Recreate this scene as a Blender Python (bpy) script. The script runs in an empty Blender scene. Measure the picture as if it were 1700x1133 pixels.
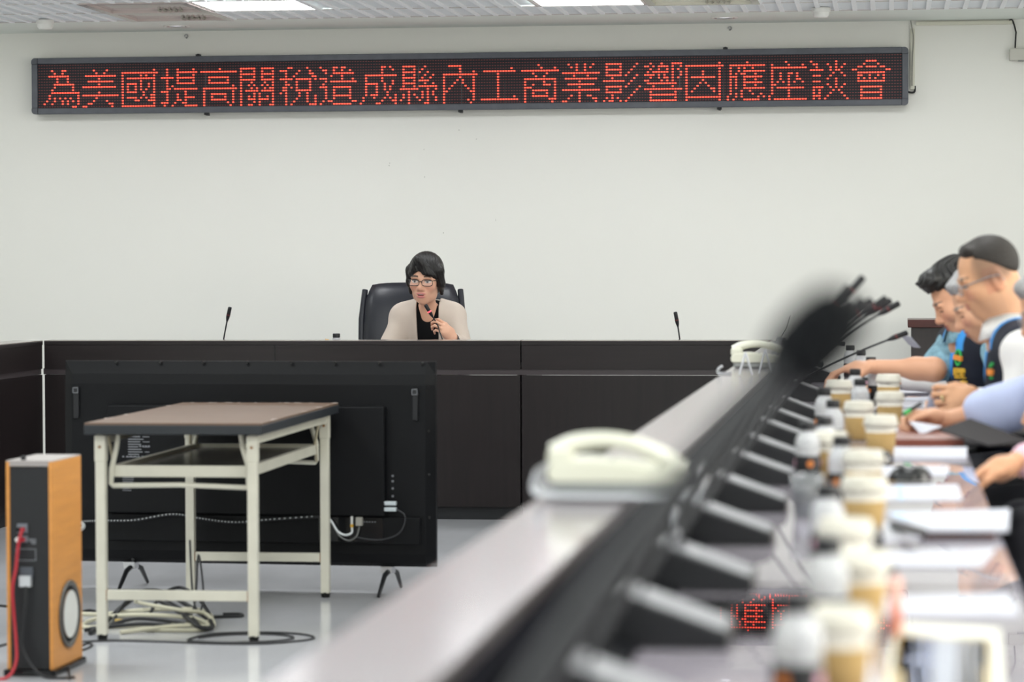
import bpy, bmesh, math, random
import numpy as np
from mathutils import Vector, Matrix, Euler
random.seed(7); np.random.seed(7)
S = bpy.context.scene
COL = S.collection
PI = math.pi
# ------------------------------------------------------------------ camera (solved from the room's vanishing points)
F = 4800.0; CX = 850.0; CY = 566.5; EYE = 1.30
_y = np.array([1480-CX, CY-430.0, -F]); _y /= np.linalg.norm(_y)
_z = np.cross(np.array([1, .0037, 0.]), _y); _z /= np.linalg.norm(_z)
if _z[1] < 0: _z = -_z
_x = np.cross(_y, _z)
RM = np.array([_x, _y, _z])
def _ray(px, py): return RM @ np.array([px-CX, CY-py, -F])
def onZ(px, py, z): d = _ray(px, py); return Vector((np.array([0, 0, EYE]) + d*((z-EYE)/d[2])).tolist())
def onY(px, py, y): d = _ray(px, py); return Vector((np.array([0, 0, EYE]) + d*(y/d[1])).tolist())
cam = bpy.data.cameras.new('camera'); cam_o = bpy.data.objects.new('camera', cam); COL.objects.link(cam_o)
m = Matrix([[RM[r][c] for c in range(3)] for r in range(3)]).to_4x4(); m.translation = (0, 0, EYE)
cam_o.matrix_world = m
cam.sensor_width = 36; cam.lens = F/1700*36; cam.clip_start = .05; cam.clip_end = 100
cam.dof.use_dof = True; cam.dof.focus_distance = 15.2; cam.dof.aperture_fstop = 3.4; cam.dof.aperture_blades = 0
S.camera = cam_o
# ------------------------------------------------------------------ materials
def lin(c):
    if isinstance(c, str): c = [int(c[i:i+2], 16)/255 for i in (0, 2, 4)]
    return [(x/12.92 if x <= .04045 else ((x+.055)/1.055)**2.4) for x in c]
_M = {}
def mat(name, col, rough=.6, metal=0, spec=.5, emit=0, noise=None, bump=None, wave=None, trans=0, attr=None, coat=0, ior=None, alpha=None):
    """procedural principled material; noise=(scale, amount[, (sx,sy,sz)]) varies the colour, bump=(scale, strength)"""
    if name in _M: return _M[name]
    M = bpy.data.materials.new(name); M.use_nodes = True; nt = M.node_tree; N = nt.nodes; L = nt.links
    b = N['Principled BSDF']; c = lin(col)
    b.inputs['Base Color'].default_value = (*c, 1); b.inputs['Roughness'].default_value = rough; b.inputs['Metallic'].default_value = metal
    b.inputs['Specular IOR Level'].default_value = spec
    if ior: b.inputs['IOR'].default_value = ior
    if trans: b.inputs['Transmission Weight'].default_value = trans
    if coat: b.inputs['Coat Weight'].default_value = coat; b.inputs['Coat Roughness'].default_value = .03
    if alpha is not None: b.inputs['Alpha'].default_value = alpha
    if emit: b.inputs['Emission Color'].default_value = (*c, 1); b.inputs['Emission Strength'].default_value = emit
    tc = N.new('ShaderNodeTexCoord'); src = None
    if attr:
        a = N.new('ShaderNodeAttribute'); a.attribute_name = attr; src = a.outputs['Color']; L.new(src, b.inputs['Base Color'])
    if noise:
        sc, am = noise[0], noise[1]; st = noise[2] if len(noise) > 2 else (1, 1, 1)
        mp = N.new('ShaderNodeMapping'); mp.inputs['Scale'].default_value = st; L.new(tc.outputs['Object'], mp.inputs['Vector'])
        nz = N.new('ShaderNodeTexNoise'); nz.inputs['Scale'].default_value = sc; nz.inputs['Detail'].default_value = 6; L.new(mp.outputs['Vector'], nz.inputs['Vector'])
        mr = N.new('ShaderNodeMapRange'); mr.inputs['From Min'].default_value = .25; mr.inputs['From Max'].default_value = .75
        mr.inputs['To Min'].default_value = 1-am; mr.inputs['To Max'].default_value = 1+am; L.new(nz.outputs['Fac'], mr.inputs['Value'])
        mx = N.new('ShaderNodeMix'); mx.data_type = 'RGBA'; mx.blend_type = 'MULTIPLY'; mx.inputs['Factor'].default_value = 1
        if src: L.new(src, mx.inputs['A'])
        else: mx.inputs['A'].default_value = (*c, 1)
        L.new(mr.outputs['Result'], mx.inputs['B']); L.new(mx.outputs['Result'], b.inputs['Base Color'])
    if bump:
        mp = N.new('ShaderNodeMapping'); mp.inputs['Scale'].default_value = bump[2] if len(bump) > 2 else (1, 1, 1); L.new(tc.outputs['Object'], mp.inputs['Vector'])
        nz = N.new('ShaderNodeTexNoise'); nz.inputs['Scale'].default_value = bump[0]; nz.inputs['Detail'].default_value = 4; L.new(mp.outputs['Vector'], nz.inputs['Vector'])
        bp = N.new('ShaderNodeBump'); bp.inputs['Strength'].default_value = bump[1]; bp.inputs['Distance'].default_value = .004
        L.new(nz.outputs['Fac'], bp.inputs['Height']); L.new(bp.outputs['Normal'], b.inputs['Normal'])
    _M[name] = M
    return M
WALL = mat('wall paint', 'eaeae4', .75, spec=.2, noise=(1.2, .012), bump=(60, .04))
PLASTER = mat('white plaster', 'e2e8e2', .8, spec=.2, noise=(2, .015))
TILEW = mat('ceiling tile', 'f2f4f6', .7, spec=.2)
LOUVRE = mat('grey ceiling louvre', 'eaeef1', .6, spec=.2)
TBAR = mat('ceiling grid bar', 'd0cdca', .5)
FLOORM = mat('polished floor', 'bdbec2', .13, spec=.45, noise=(2.2, .13, (1, .45, 1)), bump=(9, .035, (.4, 1, 1)))
WOOD = mat('dark wenge laminate', '191213', .33, spec=.4, noise=(7, .28, (6, 6, .35)))
WOODH = mat('dark wenge laminate flat grain', '1b1415', .33, spec=.4, noise=(7, .28, (.35, 6, 6)))
WORKTOP = mat('glossy brown laminate', '9a949d', .012, spec=.7, noise=(5, .08, (5, .6, 5)))
LEDGER = mat('right ledge laminate', '8a8286', .15, spec=1.0, noise=(5, .08, (.6, 5, 5)))
LEDGETOP = mat('ledge brown laminate', '8d837d', .16, spec=.75, noise=(5, .08, (.6, 5, 5)))
MAHOG = mat('mahogany', '46201c', .3, noise=(6, .25, (1, 6, 6)))
BLACKP = mat('black plastic', '191a1d', .42, spec=.4, bump=(300, .03))
BLACKG = mat('black gloss', '101114', .12, spec=.5)
RUBBER = mat('black rubber', '121212', .75, spec=.25)
TVBACK = mat('tv back black', '0a0b0e', .5, spec=.2, bump=(260, .05))
GREYP = mat('grey sign frame', '54575e', .45, spec=.4, noise=(18, .12))
MATRIX = mat('matrix board', '1b1d24', .55, spec=.3)
LEDON = mat('red led lit', 'ff4c36', .4, emit=1.6)
LEDOFF = mat('red led unlit', '7c3530', .4, emit=.05)
CREAM = mat('cream painted steel', 'cfccbd', .4, noise=(9, .07))
RUST = mat('rusted paint', '8a5f33', .7, noise=(30, .3))
BROWNTOP = mat('worn brown laminate', '675345', .5, spec=.22, noise=(4, .12, (1, 6, 1)))
PALER = mat('worn pale laminate', 'c9bdb4', .6)
ORANGEW = mat('orange beech veneer', 'c98a45', .42, noise=(9, .09, (.5, .5, 6)), spec=.4)
GREYT = mat('grey veneer', '9b9592', .5)
CONE = mat('grey speaker cone', 'd2d2cd', .5)
CHROME = mat('chrome', 'd5d5d8', .18, metal=1)
STEEL = mat('brushed steel', '9a9ca0', .3, metal=.9)
WHITEP = mat('white plastic', 'e3e3de', .35)
IVORY = mat('ivory plastic', 'cfcfbf', .34, spec=.45)
PHONEG = mat('grey phone base', '8a8d8b', .45)
CLEAR = mat('clear acrylic', 'eef2f7', .06, trans=.8, ior=1.45, spec=.6)
BOTTLEC = mat('clear bottle plastic', 'f0f2f4', .06, trans=.50, ior=1.35, spec=1.0, bump=(110, 1.0))
DRINK = mat('black coffee drink', '0d0706', .06, spec=.6)
LABELB = mat('black label', '141416', .4)
LBLORANGE = mat('orange print', 'c8742a', .5)
LBLPINK = mat('pink print', 'd6a3b4', .5)
KRAFT = mat('kraft paper', 'a98b57', .75, noise=(20, .05))
LID = mat('white cup lid', 'c6c2b6', .38)
PAPER = mat('white paper', 'c4c5cf', .8, spec=.15, noise=(9, .015))
INKB = mat('pale blue print', 'b9d3ec', .8)
INKG = mat('grey print', 'c3c6cc', .8)
REDC = mat('red cable', 'a8202c', .45)
CABW = mat('cream cable', 'cfcbb4', .5)
CABK = mat('black cable', '17181b', .5)
GREYPRINT = mat('grey print on black', '7e8085', .6)
LEATHERK = mat('black leather', '20222a', .38, spec=.45, bump=(140, .12))
BRICKF = mat('brown leather folder', '7a4030', .4, noise=(12, .1))
NAVY = mat('navy print', '2b3a62', .4)
GOLD = mat('gold print', 'a38a45', .4)
DARKPRINT = mat('dark grey print', '3b3a40', .4)
CREAMCARD = mat('cream card', 'd9d8cd', .6)
ORANGEP = mat('orange plastic', 'e98e70', .4)
GREENP = mat('green plastic', '2fae52', .35)
FOLDERK = mat('charcoal folder', '272426', .7, spec=.2)
LIGHTM = mat('lit panel diffuser', 'fbfdff', .5, emit=12.0)
LAMPM = mat('downlight lens', 'f2f4fa', .3, emit=.6)
# ------------------------------------------------------------------ mesh builder
class MB:
    def __init__(s): s.v = []; s.f = []; s.smooth = []
    def add(s, vs, fs, smooth=False):
        o = len(s.v); s.v += [tuple(v) for v in vs]; s.f += [tuple(i+o for i in f) for f in fs]; s.smooth += [smooth]*len(fs); return s
    def box(s, c, d, rot=None, bevel=0, seg=2):
        c = Vector(c); x, y, z = [a/2 for a in d]
        if bevel <= 0:
            vs = [Vector((a, b, e)) for a in (-x, x) for b in (-y, y) for e in (-z, z)]
            fs = [(0, 1, 3, 2), (4, 6, 7, 5), (0, 4, 5, 1), (2, 3, 7, 6), (0, 2, 6, 4), (1, 5, 7, 3)]
            sm = False
        else:
            bm = bmesh.new(); bmesh.ops.create_cube(bm, size=1)
            for v in bm.verts: v.co = Vector((v.co.x*2*x, v.co.y*2*y, v.co.z*2*z))
            bmesh.ops.bevel(bm, geom=bm.edges[:], offset=bevel, segments=seg, profile=.5, affect='EDGES')
            bm.verts.index_update(); vs = [v.co.copy() for v in bm.verts]; fs = [[v.index for v in f.verts] for f in bm.faces]; bm.free(); sm = False
        if rot is not None:
            R = rot.to_matrix() if isinstance(rot, Euler) else (rot if isinstance(rot, Matrix) else Euler(rot).to_matrix())
            vs = [R @ v for v in vs]
        return s.add([v+c for v in vs], fs, sm)
    def cyl(s, p0, p1, r0, r1=None, n=16, caps=True):
        r1 = r0 if r1 is None else r1; p0 = Vector(p0); p1 = Vector(p1); d = (p1-p0).normalized()
        a = d.orthogonal().normalized(); b = d.cross(a); vs = []
        for p, r in ((p0, r0), (p1, r1)):
            for i in range(n): t = 2*PI*i/n; vs.append(p + a*(r*math.cos(t)) + b*(r*math.sin(t)))
        s.add(vs, [(i, (i+1) % n, n+(i+1) % n, n+i) for i in range(n)], True)
        if caps: s.add(vs[:n], [tuple(range(n-1, -1, -1))]); s.add(vs[n:], [tuple(range(n))])
        return s
    def tube(s, pts, r, n=8, caps=True):
        pts = [Vector(p) for p in pts]; rs = r if isinstance(r, (list, tuple)) else [r]*len(pts); vs = []; a = None
        for i, p in enumerate(pts):
            d = (pts[min(i+1, len(pts)-1)]-pts[max(i-1, 0)]).normalized()
            a = d.orthogonal().normalized() if a is None else (a - d*a.dot(d)).normalized()
            b = d.cross(a)
            vs += [p + a*(rs[i]*math.cos(2*PI*k/n)) + b*(rs[i]*math.sin(2*PI*k/n)) for k in range(n)]
        fs = [(i*n+k, i*n+(k+1) % n, (i+1)*n+(k+1) % n, (i+1)*n+k) for i in range(len(pts)-1) for k in range(n)]
        s.add(vs, fs, True)
        if caps: s.add(vs[:n], [tuple(range(n-1, -1, -1))]); s.add(vs[-n:], [tuple(range(n))])
        return s
    def lathe(s, prof, c=(0, 0, 0), n=24, rot=None, caps=True):
        c = Vector(c); vs = []
        for r, z in prof: vs += [Vector((r*math.cos(2*PI*k/n), r*math.sin(2*PI*k/n), z)) for k in range(n)]
        fs = [(i*n+k, i*n+(k+1) % n, (i+1)*n+(k+1) % n, (i+1)*n+k) for i in range(len(prof)-1) for k in range(n)]
        if rot is not None: vs = [rot @ v for v in vs]
        vs = [v+c for v in vs]
        s.add(vs, fs, True)
        if caps: s.add(vs[:n], [tuple(range(n-1, -1, -1))]); s.add(vs[-n:], [tuple(range(n))])
        return s
    def prism(s, pts, h, M=None):
        """polygon pts (xy) extruded by h along +z, then transformed by M"""
        n = len(pts); vs = [Vector((p[0], p[1], 0)) for p in pts]+[Vector((p[0], p[1], h)) for p in pts]
        if M is not None: vs = [M @ v for v in vs]
        return s.add(vs, [tuple(range(n-1, -1, -1)), tuple(range(n, 2*n))]+[(i, (i+1) % n, n+(i+1) % n, n+i) for i in range(n)])
    def slab(s, q, t):
        """four corners with a thickness along +z (a sheet of paper, a folder)"""
        q = [Vector(p) for p in q]; u = Vector((0, 0, t)); vs = q+[p+u for p in q]
        return s.add(vs, [(3, 2, 1, 0), (4, 5, 6, 7)]+[(i, (i+1) % 4, 4+(i+1) % 4, 4+i) for i in range(4)])
    def quad(s, a, b, c, d): return s.add([a, b, c, d], [(0, 1, 2, 3)])
def link(name, me, parent=None):
    o = bpy.data.objects.new(name, me); COL.objects.link(o)
    if parent is not None: o.parent = parent
    return o
def obj(name, mb, material, parent=None, loc=None, rz=0):
    me = bpy.data.meshes.new(name); me.from_pydata(mb.v, [], mb.f); me.update()
    for p, sm in zip(me.polygons, mb.smooth): p.use_smooth = sm
    me.materials.append(material); o = link(name, me, parent)
    if loc is not None: o.location = loc
    if rz: o.rotation_euler = (0, 0, rz)
    return o
def tag(o, label, cat, group=None, kind=None):
    o['label'] = label; o['category'] = cat
    if group: o['group'] = group
    if kind: o['kind'] = kind
    return o
def thing(name, label, cat, loc=(0, 0, 0), rz=0, group=None):
    o = bpy.data.objects.new(name, None); COL.objects.link(o); o.empty_display_size = .1
    o.location = loc; o.rotation_euler = (0, 0, rz); return tag(o, label, cat, group)
def struct(name, mb, material, label=None):
    o = obj(name, mb, material); o['kind'] = 'structure'
    if label: o['label'] = label
    return o
def dup(root, loc=None, rz=None, label=None, group=None):
    def cp(o, par):
        c = o.copy(); COL.objects.link(c)
        if par is not None: c.parent = par
        for ch in o.children: cp(ch, c)
        return c
    r = cp(root, None)
    if loc is not None: r.location = loc
    if rz is not None: r.rotation_euler = (0, 0, rz)
    if label: r['label'] = label
    if group: r['group'] = group
    return r
def bez(p0, p1, p2, n=16):
    p0, p1, p2 = Vector(p0), Vector(p1), Vector(p2)
    return [p0*(1-t)**2 + p1*2*t*(1-t) + p2*t*t for t in [i/n for i in range(n+1)]]
def smoothpath(pts, n=6):
    P = [Vector(p) for p in pts]; P = [P[0]]+P+[P[-1]]; out = []
    for i in range(1, len(P)-2):
        a, b, c, d = P[i-1:i+3]
        for k in range(n):
            t = k/n; out.append(.5*((2*b)+(c-a)*t+(2*a-5*b+4*c-d)*t*t+(3*b-3*c+d-a)*t**3))
    return out+[P[-1]]
ORD = ['', 'second', 'third', 'fourth', 'fifth', 'sixth', 'seventh', 'eighth', 'ninth', 'tenth', 'eleventh', 'twelfth', 'thirteenth', 'fourteenth']
# ================================================================== ROOM
YW = 16.9; XL = -7.6; XR = 3.2; YB = -4.0; HC = 2.675
ZT = .785; ZL = .90       # worktop and ledge heights
struct('floor', MB().box(((XL+XR)/2, (YW+YB)/2, -.05), (XR-XL+.4, YW-YB+.4, .1)), FLOORM)
struct('wall_back', MB().box(((XL+XR)/2, YW+.1, HC/2), (XR-XL, .2, HC+.2)), WALL)
struct('wall_left', MB().box((XL-.1, (YW+YB)/2, HC/2), (.2, YW-YB+.4, HC+.2)), WALL)
struct('wall_right', MB().box((XR+.1, (YW+YB)/2, HC/2), (.2, YW-YB+.4, HC+.2)), WALL)
struct('wall_front', MB().box(((XL+XR)/2, YB-.1, HC/2), (XR-XL, .2, HC+.2)), WALL)
YS = 16.13                 # the tile field ends here, smooth plaster border up to the wall
TX = [-.70+.6*k for k in range(-12, 7)]
TY = [YS, 15.60, 15.0, 14.4]
LIGHTS = {(-3.70, 15.0), (-1.90, 15.0)}
VENTS = {(-4.30, 15.60), (-4.30, 15.0), (-1.30, 15.0)}
def near(c, st): return any(abs(c[0]-a) < .02 and abs(c[1]-b) < .02 for a, b in st)
pl = MB(); pl.box(((XL+XR)/2, (YS+YW)/2, HC+.04), (XR-XL, YW-YS, .08)); struct('trim_ceiling_border', pl, PLASTER)
pl = MB(); pl.box(((XL+XR)/2, (YB+YS)/2, HC+.09), (XR-XL, YS-YB, .08))
cl = MB(); bars = MB(); bands = MB()
for i, x0 in enumerate(TX[:-1]):
    for j in range(3):
        y1, y0 = TY[j], TY[j+1]
        if near((x0, y0), LIGHTS) or near((x0, y0), VENTS): continue
        # six columns of louvres in every tile: a corrugated strip each, with plain bands between
        w = .6/6
        for c in range(6):
            xa, xb = x0+c*w+.012, x0+(c+1)*w-.012
            n = int((y1-y0-.03)/.030); ys = y0+.015
            vs = []; fs = []
            for k in range(n):
                ya = ys+k*.030
                for (yy, zz) in ((ya, HC+.004), (ya+.014, HC+.004), (ya+.015, HC+.024), (ya+.029, HC+.024)):
                    vs += [(xa, yy, zz), (xb, yy, zz)]
            fs = [(2*q, 2*q+1, 2*q+3, 2*q+2) for q in range(len(vs)//2-1)]
            cl.add(vs, fs)
            bands.box((x0+c*w, (y0+y1)/2, HC+.006), (.026, y1-y0, .018))
        bands.box(((x0+.3), y0+.006, HC+.01), (.6, .014, .016)); bands.box(((x0+.3), y1-.006, HC+.01), (.6, .014, .016))
for x0 in TX: bars.box((x0, (TY[-1]+YS)/2, HC+.004), (.016, YS-TY[-1], .012))
for y0 in TY[:-1]: bars.box(((XL+XR)/2, y0, HC+.004), (XR-XL, .018, .012))
pl.box(((XL+XR)/2, (YB+TY[-1])/2, HC+.03), (XR-XL, TY[-1]-YB, .06)); struct('ceiling', pl, PLASTER)
struct('ceiling_tiles', cl, LOUVRE); struct('trim_ceiling_bands', bands, TILEW)
struct('trim_ceiling_grid', bars, TBAR)
# two lit panels in the picture
for k, (x0, y0) in enumerate(sorted(LIGHTS)):
    lab = 'lit square ceiling panel above the left half of the red sign' if k == 0 else 'lit square ceiling panel above the middle of the red sign'
    t = thing('ceiling_light', lab, 'ceiling light', (x0+.3, y0+.3, HC), group='lit ceiling panels')
    fr = MB()
    for sx in (-1, 1): fr.box((sx*.288, 0, .006), (.022, .6, .012)); fr.box((0, sx*.288, .006), (.6, .022, .012))
    obj('frame', fr, WHITEP, t); obj('diffuser', MB().box((0, 0, .014), (.56, .56, .008)), LIGHTM, t)
# the other panels of the same grid light the room from outside the frame
for gx in (-5.2, -3.4, -1.6, .2, 2.0):
    for gy in (15.3, 12.3, 9.3, 6.3, 3.3, .3, -2.4):
        if gy == 15.3 and gx in (-3.4, -1.6): continue
        la = bpy.data.lights.new('ceiling_panel_lamp', 'AREA'); la.shape = 'SQUARE'; la.size = .56; la.energy = {-5.2: 16, -3.4: 19, -1.6: 19, .2: 15, 2.0: 12}[gx]*(.75 if gy > 15 else 1); la.color = (1, .99, .965) if gx > 1 else (.975, .995, 1.0)
        lo = bpy.data.objects.new('ceiling_panel_lamp', la); COL.objects.link(lo); lo.location = (gx, gy, HC-.004)
# added windows, out of view in the right-hand wall: glowing panes as fill light
for k, wy_ in enumerate((2.5, 5.5, 8.5, 11.5)):
    fr = MB()
    for dz, hz in ((.95, .05), (2.15, .05), (1.55, .03)): fr.box((XR-.02, wy_, dz), (.06, 2.2, hz))
    for dy in (-1.1, 0, 1.1): fr.box((XR-.02, wy_+dy, 1.55), (.06, .05, 1.25))
    wf_ = struct('added_window_%d' % (k+1), fr, STEEL)
    pn = MB(); pn.box((XR-.012, wy_, 1.55), (.01, 2.2, 1.2))
    o = obj('pane', pn, mat('added fill light pane %d' % k, 'fffbf2', .4, emit=(7.9, 7.9, 6.6, 3.4)[k]), wf_); o['kind'] = 'structure'
# access panels / air vents between them
for (x0, y0, d, lab) in ((-4.30, 15.60, .53, 'square glossy vent panel beside the plaster border above the sign left end'),
                      (-4.30, 15.0, .6, 'pinkish ceiling vent panel cut by the top edge, left of the left lit panel'),
                      (-1.30, 15.0, .6, 'cream ceiling air vent right of the middle lit panel')):
    t = thing('ceiling_vent', lab, 'air vent', (x0+.3, y0+d/2, HC), group='ceiling vents')
    vm = mat('vent glossy pink grey', 'c9bdb9', .08, spec=.7) if x0 < -2 else mat('vent cream', 'd8d6c8', .1, spec=.7)
    fr = MB()
    for sx in (-1, 1): fr.box((sx*.279, 0, .016), (.042, d, .046)); fr.box((0, sx*(d/2-.021), .016), (.518, .042, .046))
    obj('frame', fr, vm, t)
    obj('plate', MB().box((0, 0, .014), (.6, d, .012)), vm, t)
    gr = MB()
    for q in range(5): gr.box((.02+q*.03, d/2-.085, .002), (.012, .05, .012), rot=(0, .5, 0))
    obj('louvre', gr, mat('vent louvre', 'a3a196', .5), t)
for px, py, lab in ((293, 43, 'recessed round downlight over the left part of the red sign'), (1203, 29, 'recessed round downlight over the right part of the red sign')):
    p = onZ(px, py, HC)
    t = thing('downlight', lab, 'downlight', (p.x, p.y, HC), group='recessed downlights')
    obj('trim_ring', MB().lathe([(.062, -.004), (.075, -.006), (.078, 0), (.060, .001)], n=32, caps=False), WHITEP, t)
    obj('reflector', MB().lathe([(.062, -.003), (.045, .03), (.0, .035)], n=32, caps=False), CHROME, t)
    obj('bulb', MB().lathe([(.0, -.004), (.03, .0), (.034, .015), (.0, .022)], n=20, caps=False), LAMPM, t)
for px, py, lab in ((75, 35, 'round white smoke detector near the left end of the red sign'), (1363, 15, 'round white smoke detector near the right end of the red sign')):
    p = onZ(px, py-2, HC)
    t = thing('smoke_detector', lab, 'smoke detector', (p.x, p.y, HC), group='smoke detectors')
    obj('base', MB().lathe([(.05, 0), (.052, -.02), (.048, -.024)], n=28), WHITEP, t)
    obj('sensor_cap', MB().lathe([(.046, -.022), (.044, -.04), (.036, -.052), (.0, -.055)], n=28, caps=False), WHITEP, t)
# ================================================================== RED LED SIGN
GLY = [
 (2, {2:'5 9-10', 3:'6 9', 4:'4-11', 5:'7 11', 6:'7 11', 7:'6-13', 8:'6 13', 9:'5 13', 10:'5-15', 11:'4 15', 12:'4 6 8 10 12 15', 13:'3 6 9 11 13 15', 14:'2 5 9 11 15', 15:'13-14'}, 0),
 (0, {2:'21 26', 3:'22 25', 4:'18-29', 5:'23', 6:'19-28', 7:'23', 8:'17-29', 10:'23', 11:'17-30', 12:'22', 13:'21 26', 14:'19-20 27-28', 15:'17-18 28'}, 0),
 (0, {2:'12', 3:'0-13', 4:'0 7 9 12', 5:'0 2-12', 6:'0 7 12', 7:'0 2-5 7 10 12', 8:'0 2 5 7 10 12', 9:'0 2 5 7 9 12', 10:'0 2-5 8 12', 11:'0 8 11-12', 12:'0 2-5 7 9 11-12', 13:'0 5-6 10-12', 14:'0 12', 15:'0-12'}, 32),
 (0, {2:'17 21 27', 3:'17 21-28', 4:'17 21 27', 5:'15-19 21-27', 6:'17 21 27', 7:'17 21-27', 8:'17 19', 9:'17-18 20-28', 10:'15-17 24', 11:'17 21 24', 12:'17 21 24-27', 13:'17 21-22 24', 14:'15-17 20 23-24', 15:'16 19 24-28'}, 32),
 (0, {2:'7', 3:'0-13', 5:'3-10', 6:'3 10', 7:'3-10', 8:'12', 9:'1-13', 10:'1 12', 11:'1 4-9 12', 12:'1 4 9 12', 13:'1 4-9 12', 14:'1 10 12', 15:'1 11'}, 62),
 (0, {2:'15-20 23-27', 3:'15 20 23 27', 4:'15-20 23-27', 5:'15 20 23 27', 6:'15-20 23-27', 7:'15 19 24 27', 8:'15 18 20 23 25 27', 9:'15 19 21 24 26-27', 10:'15 17-21 23-27', 11:'15 20 22 27', 12:'15 18 20 22 25 27', 13:'15 18-20 22-25 27', 14:'15 20 22 27', 15:'15 18-19 22 26-27'}, 62),
 (0, {2:'3-4 10', 3:'0-2 7 11', 4:'2 6 11-12', 5:'2 5 12-13', 6:'0-4 6-11 13', 7:'2 6 11', 8:'2-3 6 11', 9:'1-2 4 6 11', 10:'1-2 6-11', 11:'0 2 7 10', 12:'2 7 10 13', 13:'2 6 10 13', 14:'2 5 10 13', 15:'2 4 11-13'}, 92),
 (0, {2:'15 20-21 23-24', 3:'16-17 20 23 26', 4:'17 20-27', 5:'19 23', 6:'15-17 23 27', 7:'17 19-28', 8:'16', 9:'15-17 20-26', 10:'17 20 26', 11:'17 20 26', 12:'17 20-26', 13:'17 20 26', 14:'16 18-19 27-28', 15:'15 20-26'}, 92),
 (0, {2:'8-9 11', 3:'8 12', 4:'8', 5:'2-13', 6:'2 8', 7:'2 8 12', 8:'2-6 9 12', 9:'2 6 9 11', 10:'2 6 9 11', 11:'2 6 10', 12:'2 4-6 10 13', 13:'1 5 9 11 13', 14:'1 8 12-13', 15:'0 6-7 13'}, 122),
 (0, {2:'16-20 24', 3:'16 20 23', 4:'16-20 22 25', 5:'16 20 24 27', 6:'16-20 23 26', 7:'16 20 22-25', 8:'16-20 24 27', 9:'16 20 22-28', 10:'15-21 25 28', 11:'18 23 25 27', 12:'16 18 20 23 25 27', 13:'16 18 21 23 25 28', 14:'15 18 22 25 28', 15:'18 24-25'}, 122),
 (0, {2:'2-6', 3:'6', 4:'6 11', 5:'0-12', 6:'0 6 11', 7:'0 5 7 11', 8:'0 4 7 11', 9:'0 3 8 11', 10:'0 2 9 11', 11:'0-1 10-11', 12:'0 11', 13:'0 11', 14:'0 9 11', 15:'0 10'}, 153),
 (0, {3:'25', 4:'15-26', 5:'20', 6:'20', 7:'20', 8:'20', 9:'20', 10:'20', 11:'20', 12:'20', 13:'20 26', 14:'14-27'}, 153),
 (0, {2:'6', 3:'7 12', 4:'0-13', 5:'4 9', 6:'5 8', 7:'1-12', 8:'1 8 12', 9:'1 4 8-10 12', 10:'1-3 12', 11:'1 4-9 12', 12:'1 4 9 12', 13:'1 4-9 12', 14:'1 10-12', 15:'1 11'}, 182),
 (0, {2:'17 20 23 26', 3:'18 20 23 25', 4:'20 23', 5:'15-28', 6:'19 24', 7:'16-27', 8:'21', 9:'17-26', 10:'21', 11:'15-28', 12:'21', 13:'18 21 24-25', 14:'17 21 26-27', 15:'15-16 21 27'}, 182),
 (0, {2:'1-6 12', 3:'1 6 11', 4:'1-6 10', 5:'1 6 9', 6:'1-6 8 12', 7:'3 11', 8:'0-7 10', 9:'9', 10:'1-6 8 13', 11:'1 6 12', 12:'1-6 11', 13:'3 10', 14:'1 3 5 9', 15:'0 2-3 6 8'}, 212),
 (0, {2:'17 21 25-28', 3:'15-16 18 20-23 25 28', 4:'17 20 23 25 27', 5:'16 18-23 25 28', 6:'15-18 20 22 25 28', 7:'17 20 22-23 25 27', 8:'15-16 21 23 25', 9:'16-26', 10:'18 25', 11:'15-28', 12:'17 26', 13:'17-26', 14:'17 26', 15:'17-26'}, 212),
 (0, {2:'12', 3:'0-13', 4:'0 12', 5:'0 6 12', 6:'0 6 12', 7:'0 2-10 12', 8:'0 6 12', 9:'0 5 7 12', 10:'0 4 8 12', 11:'0 3 9-10 12', 12:'0 2 10 12', 13:'0 12', 14:'0-12', 15:'0 12'}, 242),
 (0, {2:'22', 3:'16-28', 4:'16 19 21 24', 5:'16 19 21-28', 6:'16 18 20-21 25', 7:'16-18 21-27', 8:'16 18 21 25', 9:'16 18 21-27', 10:'16 18 21 25', 11:'16 18 21-28', 12:'16 20 23', 13:'16 18 20 24 27', 14:'15 18 20 26 28', 15:'15 17 21-26'}, 242),
 (0, {2:'6', 3:'1 7 12', 4:'1-13', 5:'1', 6:'1 4 7-8 10', 7:'1 4 7 10', 8:'1 4 7 10-11', 9:'1 3 5 7 9 12', 10:'1-2 7', 11:'1 3-12', 12:'1 7', 13:'1 7', 14:'0 7', 15:'0 2-13'}, 272),
 (0, {2:'15 24', 3:'16-17 21 24 27', 4:'17 22 24 26', 5:'15-19 22 24-25', 6:'23 26', 7:'16-18 22 27', 8:'21 24', 9:'16-18 24', 10:'21 24 27', 11:'16-19 22 24 26', 12:'16 18 23 25', 13:'16 18 22 26', 14:'16-18 21 27', 15:'16 18 20 28'}, 272),
 (0, {2:'5-8', 3:'4 9', 4:'2-3 5-8 10-11', 5:'0-1 12-13', 6:'2-11', 7:'2-3 6 9 11', 8:'2 4 6 8 11', 9:'2-11', 11:'3-10', 12:'3 10', 13:'3-10', 14:'3 10', 15:'3-10'}, 302)]
ON = set()
for _, rows, base in GLY:
    for r, sp in rows.items():
        for tk in sp.split():
            a, b = (tk.split('-')+[tk])[:2] if '-' in tk else (tk, tk)
            for c in range(int(a), int(b)+1): ON.add((r, base+c))
YSg = YW-.09
a = onY(53, 97, YSg); b = onY(1508, 175, YSg)
SW = b.x-a.x; SH = a.z-b.z
sg = thing('led_sign', 'long black-framed sign board of red lit characters high on the back wall', 'sign', ((a.x+b.x)/2, YSg, (a.z+b.z)/2))
fw = .036
fr = MB()
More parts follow.
